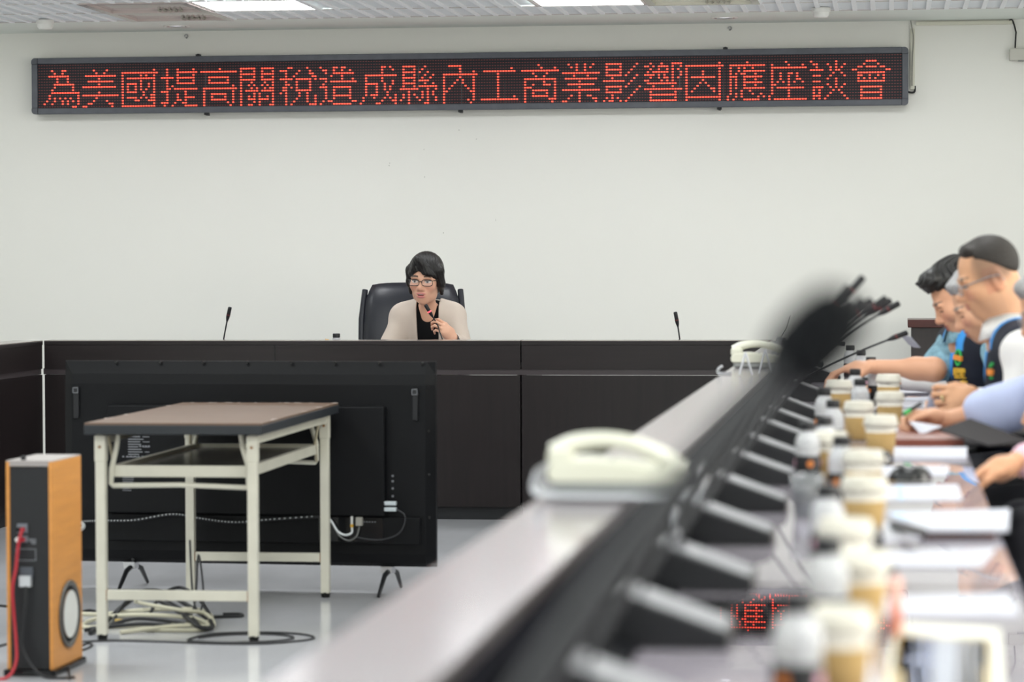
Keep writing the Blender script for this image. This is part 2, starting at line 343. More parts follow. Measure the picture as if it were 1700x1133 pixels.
fr.box((0, .0, SH/2-fw/2), (SW-2*fw, .03, fw), bevel=.004); fr.box((0, 0, -SH/2+fw/2), (SW-2*fw, .03, fw), bevel=.004)
for s in (-1, 1): fr.box((s*(SW/2-fw/2), 0, 0), (fw, .028, SH-2*fw), bevel=.004)
obj('frame', fr, GREYP, sg)
for sx in (-1, 1):
    for sz in (-1, 1):
        q = MB(); pts = [(0, 0), (fw, 0)]+[(fw-.022+.022*math.cos(t*PI/12), fw-.022+.022*math.sin(t*PI/12)) for t in range(7)]+[(0, fw)]
        M4 = Matrix(((sx, 0, 0, sx*(SW/2-fw)), (0, 0, -1, .016), (0, sz, 0, sz*(SH/2-fw)), (0, 0, 0, 1)))
        q.prism(pts, .033, M4); obj('corner_cap', q, GREYP, sg)
obj('housing', MB().box((0, .05, 0), (SW-.03, .07, SH-.03)), BLACKP, sg)
obj('matrix_board', MB().box((0, .008, 0), (SW-2*fw, .012, SH-2*fw)), MATRIX, sg)
pw = (SW-2*fw)/320; ph = (SH-2*fw)/16
on = MB(); off = MB(); sl = MB()
for r in range(16):
    for c in range(320):
        x = -SW/2+fw+(c+.5)*pw; z = SH/2-fw-(r+.5)*ph
        if (r, c) in ON: w, h, y, T = pw*.36, ph*.22, -.0005, on
        else: w, h, y, T = pw*.29, ph*.10, .0005, off
        T.quad((x-w, y, z-h), (x+w, y, z-h), (x+w, y, z+h), (x-w, y, z+h))
for k in range(1, 20):
    x = -SW/2+fw+k*16*pw; sl.box((x, .002, 0), (.0018, .002, SH-2*fw))
obj('lit_characters', on, LEDON, sg); obj('unlit_dots', off, LEDOFF, sg); obj('module_seams', sl, BLACKG, sg)
for px, s in ((328, 1), (1204, 1), (342, -1), (764, -1), (1194, -1)):
    x = onY(px, 100 if s > 0 else 180, YSg).x-(a.x+b.x)/2
    obj('mounting_clip', MB().box((x, .02, s*(SH/2+.004)), (.026, .03, .016)).box((x, .04, s*(SH/2+.008)), (.012, .06, .014)), BLACKP, sg)
# wall bits
for px, py, lab in ((310, 63, 'small wall hook above the left part of the red sign'), (1212, 50, 'small wall hook above the right part of the red sign')):
    p = onY(px, py, YW); t = MB(); t.cyl((0, 0, 0), (0, -.012, 0), .004, n=8)
    t.tube([(0, -.012, 0)]+[(.010*math.cos(k*PI/5-PI/2), -.013, .010+.010*math.sin(k*PI/5-PI/2)) for k in range(9)], .0026, 6)
    o = obj('wall_hook', t, STEEL, None, (p.x, YW, p.z)); tag(o, lab, 'hook', 'wall hooks')
p0 = onY(1513, 42, YW); p1 = onY(1514, 149, YW); p2 = onY(1676, 33, YW)
t = thing('cable_duct', 'cream cable trunking beside the right end of the red sign', 'cable duct', (p0.x, YW, p0.z))
obj('vertical_run', MB().box((0.006, -.011, (p1.z-p0.z)/2-.01), (.026, .022, p0.z-p1.z-.02), bevel=.003), mat('cream trunking', 'd6d5c6', .5), t)
obj('horizontal_run', MB().box(((p2.x-p0.x)/2+.02, -.011, .008), (p2.x-p0.x-.01, .022, .022), bevel=.003), mat('cream trunking', 'd6d5c6', .5), t)
obj('grey_wire', MB().tube(smoothpath([(-.004, -.03, .025), (.004, -.03, -.02), (.012, -.028, -.08), (.006, -.028, -.2), (.004, -.028, p1.z-p0.z+.02)]), .0032, 6), mat('grey wire', '8d8c84', .5), t)
obj('bent_end', MB().tube(smoothpath([(.02, -.014, p1.z-p0.z+.02), (.018, -.018, p1.z-p0.z-.012), (.0, -.02, p1.z-p0.z-.018), (-.02, -.02, p1.z-p0.z-.012)]), .006, 6), CABK, t)
bx = onY(1675, 82, YW); bz = onY(1690, 101, YW)
t = thing('wall_box', 'small grey-white box on the wall near the top right edge', 'junction box', (bx.x+.14, YW, (bx.z+bz.z)/2))
obj('case', MB().box((0, -.03, 0), (.28, .06, bx.z-bz.z), bevel=.006), mat('grey white case', 'c6c5bc', .5), t)
obj('speckled_foot', MB().box((-.06, -.03, -(bx.z-bz.z)/2-.003), (.06, .03, .006)), PHONEG, t)
pt = onY(1681, 35, YW); pe = onY(1685, 80, YW)
o = obj('black_cable', MB().tube(smoothpath([(pt.x-.02, YW-.02, pt.z+.004), (pt.x, YW-.02, pt.z), (pe.x+.004, YW-.022, (pt.z*2+pe.z)/3-.01), (pe.x+.004, YW-.022, (pt.z+pe.z)/2), (pe.x, YW-.022, pe.z)]), .0045, 6), CABK)
tag(o, 'black cable dropping from the trunking into the wall box', 'cable')
# scuffs and drill holes on the wall paint
sc = MB(); rr = random.Random(3)
for px, py in ((647, 271), (646, 275), (823, 366), (705, 294), (762, 216), (704, 248), (736, 387), (791, 231), (823, 364)):
    p = onY(px, py, YW-.001); w = rr.uniform(.002, .005); h = rr.uniform(.002, .009)
    sc.box((p.x, YW-.0005, p.z), (w, .001, h), rot=(0, rr.uniform(-.5, .5), 0))
o = obj('scuff_marks', sc, mat('grey scuff', 'a5a69f', .8)); o['kind'] = 'structure'; o.name = 'wall_back_scuffs'
# ================================================================== BENCHES (council desks): front at y=0 facing -y, ledge then lower worktop behind
def bench(label, L, loc, rz, top, group=None, doors=1, strip=False, seam=None):
    t = thing('council_desk', label, 'desk', loc, rz, group)
    obj('front_ledge', MB().box((L/2, .075, ZL-.0135), (L-.003, .155, .021), bevel=.002), WOODH, t); obj('ledge_surface', MB().box((L/2, .075, ZL-.0015), (L-.003, .153, .003)), top, t)
    obj('apron', MB().box((L/2, .012, .82), (L-.004, .022, .13)), WOODH, t)
    if seam: obj('apron_joint', MB().box((seam, .0, .82), (.004, .004, .13)), BLACKG, t)
    obj('groove_strip', MB().box((L/2-.003, .016, .742), (L+.004, .018, .03)), mat('wenge groove', '3a3335', .3), t)
    w = L/doors
    for d in range(doors):
        obj('front_panel', MB().box((w*(d+.5), .012, .395), (w-.006, .022, .66)), WOOD, t)
    obj('plinth', MB().box((L/2, .05, .035), (L-.01, .05, .07)), BLACKP, t)
    obj('riser', MB().box((L/2, .142, (ZT+ZL-.024)/2), (L-.003, .016, ZL-.024-ZT)), mat('dark riser', '121319', .85, spec=.02), t)
    if group and top is LEDGER: obj('cable_channel', MB().box((L/2, .205, ZT+.003), (L-.01, .10, .012), bevel=.002).box((L/2, .222, ZT+.010), (L-.01, .004, .006)).box((L/2, .245, ZT+.010), (L-.01, .003, .006)), mat('black channel', '0e0f13', .7, spec=.05), t)
    obj('worktop', MB().box((L/2, .4575, ZT-.0125), (L-.003, .655, .025), bevel=.002), WORKTOP, t)
    for x in (.012, L-.012): obj('end_panel', MB().box((x, .36, .38), (.02, .66, .76)), WOOD, t)
    if strip: obj('edge_strip', MB().box((-.006, .0, .55), (.004, .003, .68)), mat('white edge strip', 'cfcfce', .4), t)
    return t
G = 'council desks in a horseshoe'
bench('dark council desk in front of the seated woman, behind the television', 2.45, (-4.285, 14.30, 0), 0, LEDGETOP, G, seam=1.20)
bench('dark council desk with an empty seat right of the television', 1.245, (-1.832, 14.30, 0), 0, LEDGETOP, G)
bench('dark council desk running off the left edge of the picture', 2.415, (-4.291, 11.88, 0), PI/2, LEDGETOP, G)
yl = [14.28, 11.88, 9.50, 7.10, 4.70, 2.30]
labs = ['far unit of the right council desk, beside the white phone and lectern', 'right council desk unit where the patterned-shirt man sits', 'right council desk unit with the brown folder and printed sheets',
        'right council desk unit carrying the near white phone', 'nearest right council desk unit, blurred, at the bottom edge']
for k in range(5): bench(labs[k], yl[k]-(yl[k+1] if k < 4 else 1.2), (-.585, yl[k], 0), -PI/2, LEDGER, G)
# lectern against the wall
lp = onY(1510, 531, 16.2)
t = thing('lectern', 'dark wooden lectern with mahogany top behind the right-hand men', 'lectern', (lp.x+.30, 16.4, 0))
obj('cabinet', MB().box((0, 0, .46), (.58, .38, .92)), mat('wenge cabinet', '2a2424', .4, noise=(7, .2, (6, 6, .4))), t)
obj('top', MB().box((0, 0, lp.z-.022), (.62, .44, .044), bevel=.004), MAHOG, t)
obj('plinth', MB().box((0, 0, .02), (.54, .34, .04)), BLACKP, t)
# ================================================================== TELEVISION seen from behind
tvL = onY(107, 598, 11.20); tvR = onY(722, 602, 11.10)
TWd = (Vector((tvR.x, 11.10))-Vector((tvL.x, 11.20))).length; rzT = math.atan2(-.10, tvR.x-tvL.x)
ZB = .105; ZTOP = 1.3-169.0/4800*11.2; TH = ZTOP-ZB
t = thing('television', 'large black flat television seen from behind, on two splayed feet', 'television', ((tvL.x+tvR.x)/2, 11.15, 0), rzT)
body = MB()
prof = [(.03, ZB), (.03, ZTOP), (.012, ZTOP), (-.012, ZTOP-.05), (-.018, ZTOP-.09), (-.018, ZB+.05), (-.012, ZB+.015), (0, ZB)]
hw = TWd/2
def sect(x, ins): return [Vector((x, y if y > .005 else y+ins, z)) for y, z in prof]
secs = [sect(-hw, .024), sect(-hw+.035, 0), sect(hw-.035, 0), sect(hw, .024)]
n = len(prof)
vs = [v for s_ in secs for v in s_]
fs = [(i*n+k, (i+1)*n+k, (i+1)*n+(k+1) % n, i*n+(k+1) % n) for i in range(3) for k in range(n)]+[tuple(range(n-1, -1, -1))[::-1], tuple(3*n+k for k in range(n))[::-1]]
body.add(vs, fs)
obj('back_shell', body, TVBACK, t)
obj('screen', MB().box((0, .034, (ZB+ZTOP)/2), (TWd-.02, .006, TH-.02)), BLACKG, t)
def tvx(px): return (onY(px, 800, 11.12).x-(tvL.x+tvR.x)/2)
def tvz(py): return EYE-(py-432.8)/4800*11.18
bx0, bx1 = tvx(178), tvx(645)
bh = MB(); bh.box(((bx0+bx1)/2, -.036, (tvz(676)+tvz(860))/2), (bx1-bx0, .04, tvz(676)-tvz(860)), bevel=.006)
obj('electronics_cover', bh, TVBACK, t)
obj('lower_cover', MB().box(((bx0+tvx(700))/2, -.028, (tvz(862)+tvz(908))/2), (tvx(705)-bx0, .016, tvz(862)-tvz(908)), bevel=.004), TVBACK, t)
obj('port_recess', MB().box(((tvx(532)+tvx(640))/2, -.0375, (tvz(863)+tvz(903))/2), (tvx(640)-tvx(532), .004, tvz(863)-tvz(903))), BLACKG, t)
for px in (122, 694):
    h = MB(); x = tvx(px); h.box((x, -.024, (tvz(646)+tvz(700))/2), (.022, .014, tvz(646)-tvz(700)), bevel=.003)
    h.box((x, -.033, tvz(652)), (.024, .006, .022)); obj('carry_handle', h, BLACKP, t)
    hr = MB(); e = .010
    for dx, dz, sx, sz in ((0, e, 2*e, .002), (0, -e, 2*e, .002), (e, 0, .002, 2*e), (-e, 0, .002, 2*e)): hr.box((x+dx, -.0365, tvz(652)+dz), (sx, .001, sz))
    obj('handle_mark', hr, GREYPRINT, t)
scw = MB()
for px in (187, 262, 335, 409, 484, 557, 632, 704): scw.cyl((tvx(px), -.0, tvz(604)), (tvx(px), -.008, tvz(604)), .006, n=10)
for px in (215, 315, 517, 616): scw.cyl((tvx(px), -.016, tvz(941)), (tvx(px), -.020, tvz(941)), .007, n=10)
for py in (645, 718, 790, 862): scw.cyl((tvx(716), -.012, tvz(py)), (tvx(716), -.017, tvz(py)), .006, n=10)
sh_o = obj('screw_heads', scw, BLACKG, t); sh_o['kind'] = 'stuff'
rr = random.Random(11); LBS = {}
def line(g, x0, x1, zz, h, yq=-.0575): LBS.setdefault(g, MB()).box(((x0+x1)/2, yq, zz), (x1-x0, .001, h))
xl = tvx(204)
for k in range(9):
    zz = tvz(730+k*4.3); line('rating_label', xl+.024*(0 < k), xl+.05+rr.uniform(.01, .04), zz, .004)
    if k % 2 == 0: line('rating_label', xl+.095-rr.uniform(0, .02), xl+.112, zz, .003)
for k in range(7): line('rating_label', xl+k*.016, xl+k*.016+.007, tvz(764), .006)
for k in range(4): line('rating_label', xl+.07+.012*k, xl+.078+.012*k, tvz(746), .006)
for k in range(5): line('notice_label', xl+.0, xl+.035+rr.uniform(0, .012), tvz(793+k*3.4), .0025)
for k in range(4): line('notice_label_lower', xl+.0, xl+.03+rr.uniform(0, .012), tvz(812+k*3.2), .0025)
for k in range(5): line('port_row', tvx(608)+k*.011, tvx(608)+k*.011+.005, tvz(870), .004, -.0402)
for py in (793, 802, 814, 827): obj('port_mark', MB().box((tvx(655), -.0185, tvz(py)), (.008, .001, .008)), GREYPRINT, t)
for g, q_ in LBS.items(): obj(g, q_, GREYPRINT, t)
for k, py in enumerate((838, 848)):
    pg = MB(); pg.box((tvx(654), -.047, tvz(py)), (tvx(664)-tvx(644), .022, .016), bevel=.004); obj('cable_plug', pg, mat('white plug', 'c9d2d6', .4), t)
pg = MB(); pg.box((tvx(602), -.05, tvz(869)), (.026, .024, .034), bevel=.003); obj('monitor_plug', pg, mat('grey plug', '9a9890', .5), t)
pg = MB(); pg.cyl((tvx(589), -.046, tvz(860)), (tvx(589), -.046, tvz(874)), .005); obj('aerial_plug', pg, WHITEP, t)
pg = MB(); pg.cyl((tvx(589), -.046, tvz(874)), (tvx(589), -.046, tvz(879)), .0065); obj('yellow_sleeve', pg, mat('yellow plastic', 'd9a62a', .5), t)
for px in (650, 215):
    x = tvx(px-5); ft = MB()
    obj('foot_bracket', MB().box((x, -.005, ZB-.012), (.05, .05, .03), bevel=.003), CHROME, t)
    for s in (-1, 1): ft.tube([(x+.01, 0, ZB-.008), (x+.01+.01*s, s*.06, ZB-.03), (x+.006+.004*s, s*.17, .007)], [.010, .010, .007], 8)
    obj('foot', ft, BLACKP, t)
zz = lambda py: tvz(py)
c = MB().tube(smoothpath([(tvx(589), -.046, tvz(878)), (tvx(589), -.05, tvz(888)), (tvx(579), -.055, tvz(892)), (tvx(566), -.055, tvz(886)), (tvx(556), -.055, tvz(870)), (tvx(546), -.05, tvz(862)), (tvx(532), -.045, tvz(861))]), .0048, 8)
o = obj('aerial_cable', c, mat('white cable', 'd8dcdd', .4), t)
c = MB().tube(smoothpath([(tvx(602), -.05, tvz(877)), (tvx(598), -.055, tvz(893)), (tvx(586), -.055, tvz(901)), (tvx(572), -.055, tvz(896)), (tvx(563), -.052, tvz(886))]), .0035, 8)
obj('monitor_cable', c, mat('grey cable', '6f706e', .5), t)
c = MB().tube(smoothpath([(tvx(664), -.047, tvz(848)), (tvx(677), -.05, tvz(856)), (tvx(678), -.05, tvz(870)), (tvx(668), -.05, tvz(888)), (tvx(645), -.05, tvz(898)), (tvx(620), -.05, tvz(899)), (tvx(595), -.05, tvz(895))]), .0028, 8)
obj('video_cable', c, mat('dark grey cable', '3a3b3e', .5), t)
# the rope-like cable hung across the back: black with white flecks
pts = smoothpath([(tvx(134), -.055, tvz(876)), (tvx(170), -.062, tvz(874)), (tvx(225), -.066, tvz(872)), (tvx(290), -.066, tvz(861)), (tvx(340), -.066, tvz(868)), (tvx(395), -.066, tvz(873)), (tvx(460), -.066, tvz(867)), (tvx(540), -.05, tvz(861))], 10)
obj('draped_cable', MB().tube(pts, .0062, 8), CABK, t)
fl = MB()
for k in range(2, len(pts)-3, 1):
    d = (pts[k+1]-pts[k]); fl.tube([pts[k]+d*.1+Vector((0, -.004, .001)), pts[k]+d*.42+Vector((0, -.0045, .002))], .0032, 6)
obj('white_flecks', fl, mat('white fleck', 'b9bcbd', .5), t)
obj('cable_tail', MB().tube(smoothpath([(tvx(134), -.055, tvz(876)), (tvx(138), -.06, tvz(884)), (tvx(132), -.06, tvz(890))]), .008, 8), mat('clear tail', 'b3b6b5', .3), t)
# ================================================================== FOLDING TABLE
tc_ = [onZ(140, 701, .75), onZ(435, 705, .75), onZ(562, 668, .75), onZ(310, 668, .75)]
ctr = sum(tc_, Vector())/4
L_ = 1.42; W_ = .615
ax = ((tc_[2]+tc_[3])/2-(tc_[0]+tc_[1])/2); rzt = -math.atan2(ax.x, ax.y)
t = thing('folding_table', 'worn brown-topped folding table with cream steel legs in front of the television', 'table', (ctr.x, ctr.y-.02, 0), rzt)
obj('tabletop', MB().box((0, 0, .744), (W_, L_, .012)), BROWNTOP, t)
obj('edge_band', MB().box((0, 0, .727), (W_+.004, L_+.004, .034), bevel=.004), mat('black edging', '1d2227', .5), t)
ch = MB(); rr = random.Random(5)
for _ in range(26):
    sx = rr.choice((-1, 1)); x = rr.uniform(-W_/2, W_/2); y = L_/2-.004
    if rr.random() < .45: x = sx*(W_/2-.006); y = rr.uniform(-L_/2, L_/2)
    ch.box((x, y, .7502), (rr.uniform(.004, .03), rr.uniform(.004, .012), .001), rot=(0, 0, rr.uniform(0, 3)))
obj('chipped_patches', ch, PALER, t)
lx, ly = W_/2-.042, L_/2-.06
for sx in (-1, 1):
    for sy in (-1, 1):
        lg = obj('leg', MB().box((sx*lx, sy*ly, .33), (.034, .034, .626), bevel=.003), CREAM, t)
        obj('sleeve', MB().box((sx*lx, sy*ly, .66), (.038, .038, .09), bevel=.003), CREAM, lg)
        obj('bolt', MB().cyl((sx*lx, sy*ly-.02, .665), (sx*lx, sy*ly-.023, .665), .005, n=10), RUST, lg)
        obj('rubber_foot', MB().cyl((sx*lx, sy*ly, 0), (sx*lx, sy*ly, .020), .016, .018, 14), RUBBER, lg)
for sx in (-1, 1): obj('top_rail', MB().box((sx*lx, 0, .693), (.022, L_-.09, .034)), CREAM, t)
for sy in (-1, 1):
    if sy > 0: obj('end_rail', MB().box((0, sy*ly, .695), (2*lx-.03, .02, .03)), CREAM, t)
    st = obj('stretcher', MB().box((0, sy*ly, .155), (2*lx-.03, .024, .034), bevel=.002), CREAM, t)
    for sx in (-1, 1): obj('weld', MB().box((sx*(lx-.018), sy*ly, .155), (.004, .026, .036)), RUST, st)
sh = obj('under_shelf', MB().box((0, .02, .575), (W_-.14, L_-.22, .012)), mat('grey shelf board', '7a7672', .25), t)
obj('front_rail', MB().box((-.005, -L_/2+.115, .578), (W_-.13, .022, .040), bevel=.002), CREAM, sh)
obj('back_rail', MB().box((0, L_/2-.085, .578), (W_-.13, .02, .034)), CREAM, sh)
for sx in (-1, 1): obj('side_rail', MB().box((sx*(W_/2-.07), .02, .578), (.02, L_-.22, .036)), CREAM, sh)
for sy in (-1, 1):
    y0 = sy*(L_/2-.10)
    hb = MB(); hb.tube([(-lx+.05, y0, .71), (-lx+.044, y0, .66), (-lx+.026, y0, .585), (-lx+.024, y0, .535), (-lx+.03, y0, .528), (0, y0, .532), (lx-.03, y0, .524), (lx-.024, y0, .535), (lx-.026, y0, .60), (lx-.044, y0, .66), (lx-.05, y0, .71)], .009, 10)
    obj('hanger_bar', hb, CREAM, t)
    for sx in (-1, 1):
        obj('folding_brace', MB().tube([(sx*(lx-.014), y0-sy*.0, .70), (sx*(lx-.022), y0-sy*.05, .60), (sx*(lx-.022), y0-sy*.015, .53)], .006, 8), mat('rusty brace', 'a39a83', .5, noise=(40, .2)), t)
# ================================================================== TOWER SPEAKER
t = thing('tower_speaker', 'slim orange wood tower speaker with black back panel at the left edge', 'loudspeaker', (-2.676, 8.92, 0), -.02)
SWd, SD, SHt = .150, .31, .655
cab = MB(); cab.box((SWd/2-.006, 0, .02+SHt/2), (.012, SD, SHt), bevel=.003); cab.box((-SWd/2+.006, 0, .02+SHt/2), (.012, SD, SHt), bevel=.003)
obj('side_panels', cab, ORANGEW, t)
obj('top_panel', MB().box((0, 0, .02+SHt-.008), (SWd-.022, SD-.004, .014)), GREYT, t)
obj('top_lip', MB().box((0, 0, .02+SHt+.0005), (SWd-.002, SD-.002, .004)), GREYT, t)
obj('back_panel', MB().box((0, -SD/2+.012, .02+SHt/2-.008), (SWd-.022, .014, SHt-.02)), BLACKP, t)
obj('front_baffle', MB().box((0, SD/2-.012, .02+SHt/2-.008), (SWd-.022, .014, SHt-.02)), BLACKP, t)
obj('base_plate', MB().box((0, 0, .01), (SWd+.02, SD+.02, .02), bevel=.003), BLACKG, t)
ry = Matrix.Rotation(PI/2, 3, 'Y')
obj('woofer_ring', MB().lathe([(r_*1.15, z_) for r_, z_ in [(.092, -.001), (.094, .006), (.086, .010), (.078, .004), (.076, -.001)]], (SWd/2, .01, .178), 36, ry, caps=False), mat('woofer ring', '55534f', .35), t)
obj('woofer_surround', MB().lathe([(r_*1.15, z_) for r_, z_ in [(.078, .002), (.073, .007), (.066, .003)]], (SWd/2, .01, .178), 36, ry, caps=False), RUBBER, t)
obj('woofer_cone', MB().lathe([(r_*1.15, z_) for r_, z_ in [(.066, .004), (.03, .001), (.02, .003), (.0, .004)]], (SWd/2+.003, .01, .178), 36, ry, caps=False), CONE, t)
yb = -SD/2+.004
def tm(name, x, z, w, h, m_, d=.006): return obj(name, MB().box((x, yb-d/2, z), (w, d, h), bevel=.0015), m_, t)
tm('terminal_plate', -.022, .465, .034, .030, mat('grey terminal', '70747c', .4)); tm('terminal_plate', -.020, .432, .030, .022, mat('grey terminal', '70747c', .4))
for x, z in ((-.018, .462), (-.018, .430)): obj('red_terminal', MB().cyl((x, yb-.006, z), (x, yb-.022, z), .007, n=12), REDC, t)
for x, z in ((-.030, .462),): obj('black_terminal', MB().cyl((x, yb-.006, z), (x, yb-.022, z), .007, n=12), RUBBER, t)
obj('white_plug', MB().cyl((-.033, yb-.006, .432), (-.033, yb-.02, .430), .008, n=12), WHITEP, t)
fr = MB()
for dx, dz, w, h in ((0, .018, .064, .0018), (0, -.018, .064, .0018), (.032, 0, .0018, .036), (-.032, 0, .0018, .036)): fr.box((-.012+dx, yb-.001, .382+dz), (w, .002, h))
for k in range(3): fr.box((.008+.003*k, yb-.001, .430-.006*k), (.026-.006*k, .002, .0035))
obj('printed_marks', fr, GREYPRINT, t)
tm('power_socket', -.010, .325, .042, .038, mat('socket grey', '4a4e56', .4)); tm('power_plug', -.010, .300, .036, .034, mat('plug pale', 'b9bcbf', .4), .024)
obj('knob', MB().cyl((-.028, -.12, .02+SHt), (-.028, -.12, .02+SHt+.016), .009, .008, 14), BLACKP, t)
o = obj('speaker_wire', MB().tube(smoothpath([(-.018, yb-.02, .46), (-.024, yb-.03, .43), (-.03, yb-.03, .39), (-.034, yb-.035, .34), (-.044, yb-.04, .28), (-.04, yb-.04, .2), (-.032, yb-.045, .12), (-.028, yb-.06, .05), (-.05, yb-.09, .006), (-.12, yb-.12, .006)]), .0055, 8), REDC)
o.parent = t; o['label'] = 'red speaker wire'
o = obj('power_cord', MB().tube(smoothpath([(-.006, yb-.022, .285), (-.004, yb-.03, .24), (-.012, yb-.035, .16), (-.014, yb-.04, .1), (.02, yb-.05, .04), (.07, yb-.06, .006), (.16, yb-.05, .006)]), .0042, 8), CABK, t)
# ================================================================== CABLES ON THE FLOOR
def floorline(pts, r, lift=0): return smoothpath([(*onZ(x, y, 0).xy, r+lift) if len((x, y)) == 2 else None for x, y in pts], 8)
def fl3(pts, r): return smoothpath([(onZ(x, y, 0).x, onZ(x, y, 0).y, r+h) for x, y, h in pts], 8)
def cable(label, pts, r, m_, name='cable'):
    o = obj(name, MB().tube(fl3(pts, r), r, 8), m_); return tag(o, label, 'cable', 'cables on the floor')
cable('thick black cable arching over the tangle under the folding table', [(150, 1056, 0), (175, 1038, 0), (205, 1024, .03), (240, 1018, .07), (275, 1016, .06), (310, 1022, .03), (345, 1032, 0), (352, 1046, 0), (330, 1050, .01), (300, 1036, .03), (262, 1022, .05)], .009, CABK)
cable('cream extension lead looped under the folding table', [(120, 1022, 0), (170, 1024, 0), (240, 1026, .02), (330, 1026, .02), (350, 1034, 0), (300, 1042, 0), (200, 1044, 0), (145, 1046, 0), (140, 1040, 0), (170, 1034, .01), (235, 1034, .02), (320, 1040, .02), (345, 1044, 0), (300, 1048, .01), (200, 1054, 0)], .008, CABW)
cable('second cream lead crossing the tangle under the table', [(225, 1016, .03), (245, 1030, .05), (300, 1040, .05), (340, 1036, .03), (355, 1042, 0), (330, 1050, 0), (240, 1050, 0)], .007, CABW)
cable('black cable coil lying flat at the front of the tangle', [(140, 1050, 0), (190, 1048, .01), (240, 1047, .015), (290, 1047, .01), (300, 1043, .01), (230, 1040, .02), (180, 1042, .0), (150, 1048, 0)], .007, CABK)
cable('thin black cable hanging down behind the front table leg', [(316, 1010, .25), (320, 1022, .08), (330, 1030, .02), (338, 1024, .08), (330, 1012, .2), (324, 1024, .05), (310, 1036, .0), (290, 1038, .01)], .004, CABK)
cable('thin black wire looped flat around the right front table leg', [(120, 1068, 0), (190, 1066, 0), (280, 1068, 0), (360, 1071, 0), (440, 1071, 0), (500, 1066, 0), (522, 1061, 0), (500, 1055, 0), (440, 1052, 0), (360, 1054, 0), (318, 1062, 0), (320, 1067, 0), (400, 1069, 0), (470, 1065, 0), (487, 1060, 0), (450, 1055, 0), (380, 1056, 0), (330, 1061, 0)], .0035, CABK)
cable('blue-black wire lying at the far side of the tangle', [(340, 1028, 0), (370, 1027, 0), (400, 1026, 0), (398, 1023, 0), (370, 1023, 0)], .006, CABK)
cable('short curled black wire right of the tower speaker', [(128, 1084, 0), (142, 1080, 0), (153, 1074, 0), (148, 1070, 0), (136, 1074, 0)], .004, CABK)
cable('black flex running from the left edge behind the speaker', [(-40, 1000, 0), (0, 1008, 0), (60, 1012, 0), (120, 1020, 0), (150, 1016, 0), (170, 1022, 0)], .005, CABK)
cable('thin wire leading away left of the tower speaker', [(-40, 1070, 0), (-10, 1076, 0), (10, 1072, 0)], .004, CABK)
cable('grey looped wire at the foot of the tower speaker', [(74, 1112, .02), (84, 1104, .03), (100, 1101, .03), (112, 1106, .01), (116, 1130, 0)], .003, CABK)
cable('black lead arching over the right side of the tangle', [(250, 1030, .02), (268, 1018, .06), (300, 1012, .075), (330, 1020, .05), (348, 1034, .02), (352, 1046, 0)], .0065, CABK)
cable('black lead twisted round the left side of the tangle', [(186, 1040, 0), (200, 1028, .03), (222, 1018, .06), (250, 1014, .07), (282, 1026, .05), (312, 1036, .03), (330, 1046, .01)], .0065, CABK)
o = obj('cable_tie', MB().box((onZ(198, 1040, 0).x, onZ(198, 1040, 0).y, .02), (.03, .012, .01), bevel=.003), mat('yellow tag', 'dcb95b', .5)); tag(o, 'small yellow tag on the cream lead under the folding table', 'cable tie')
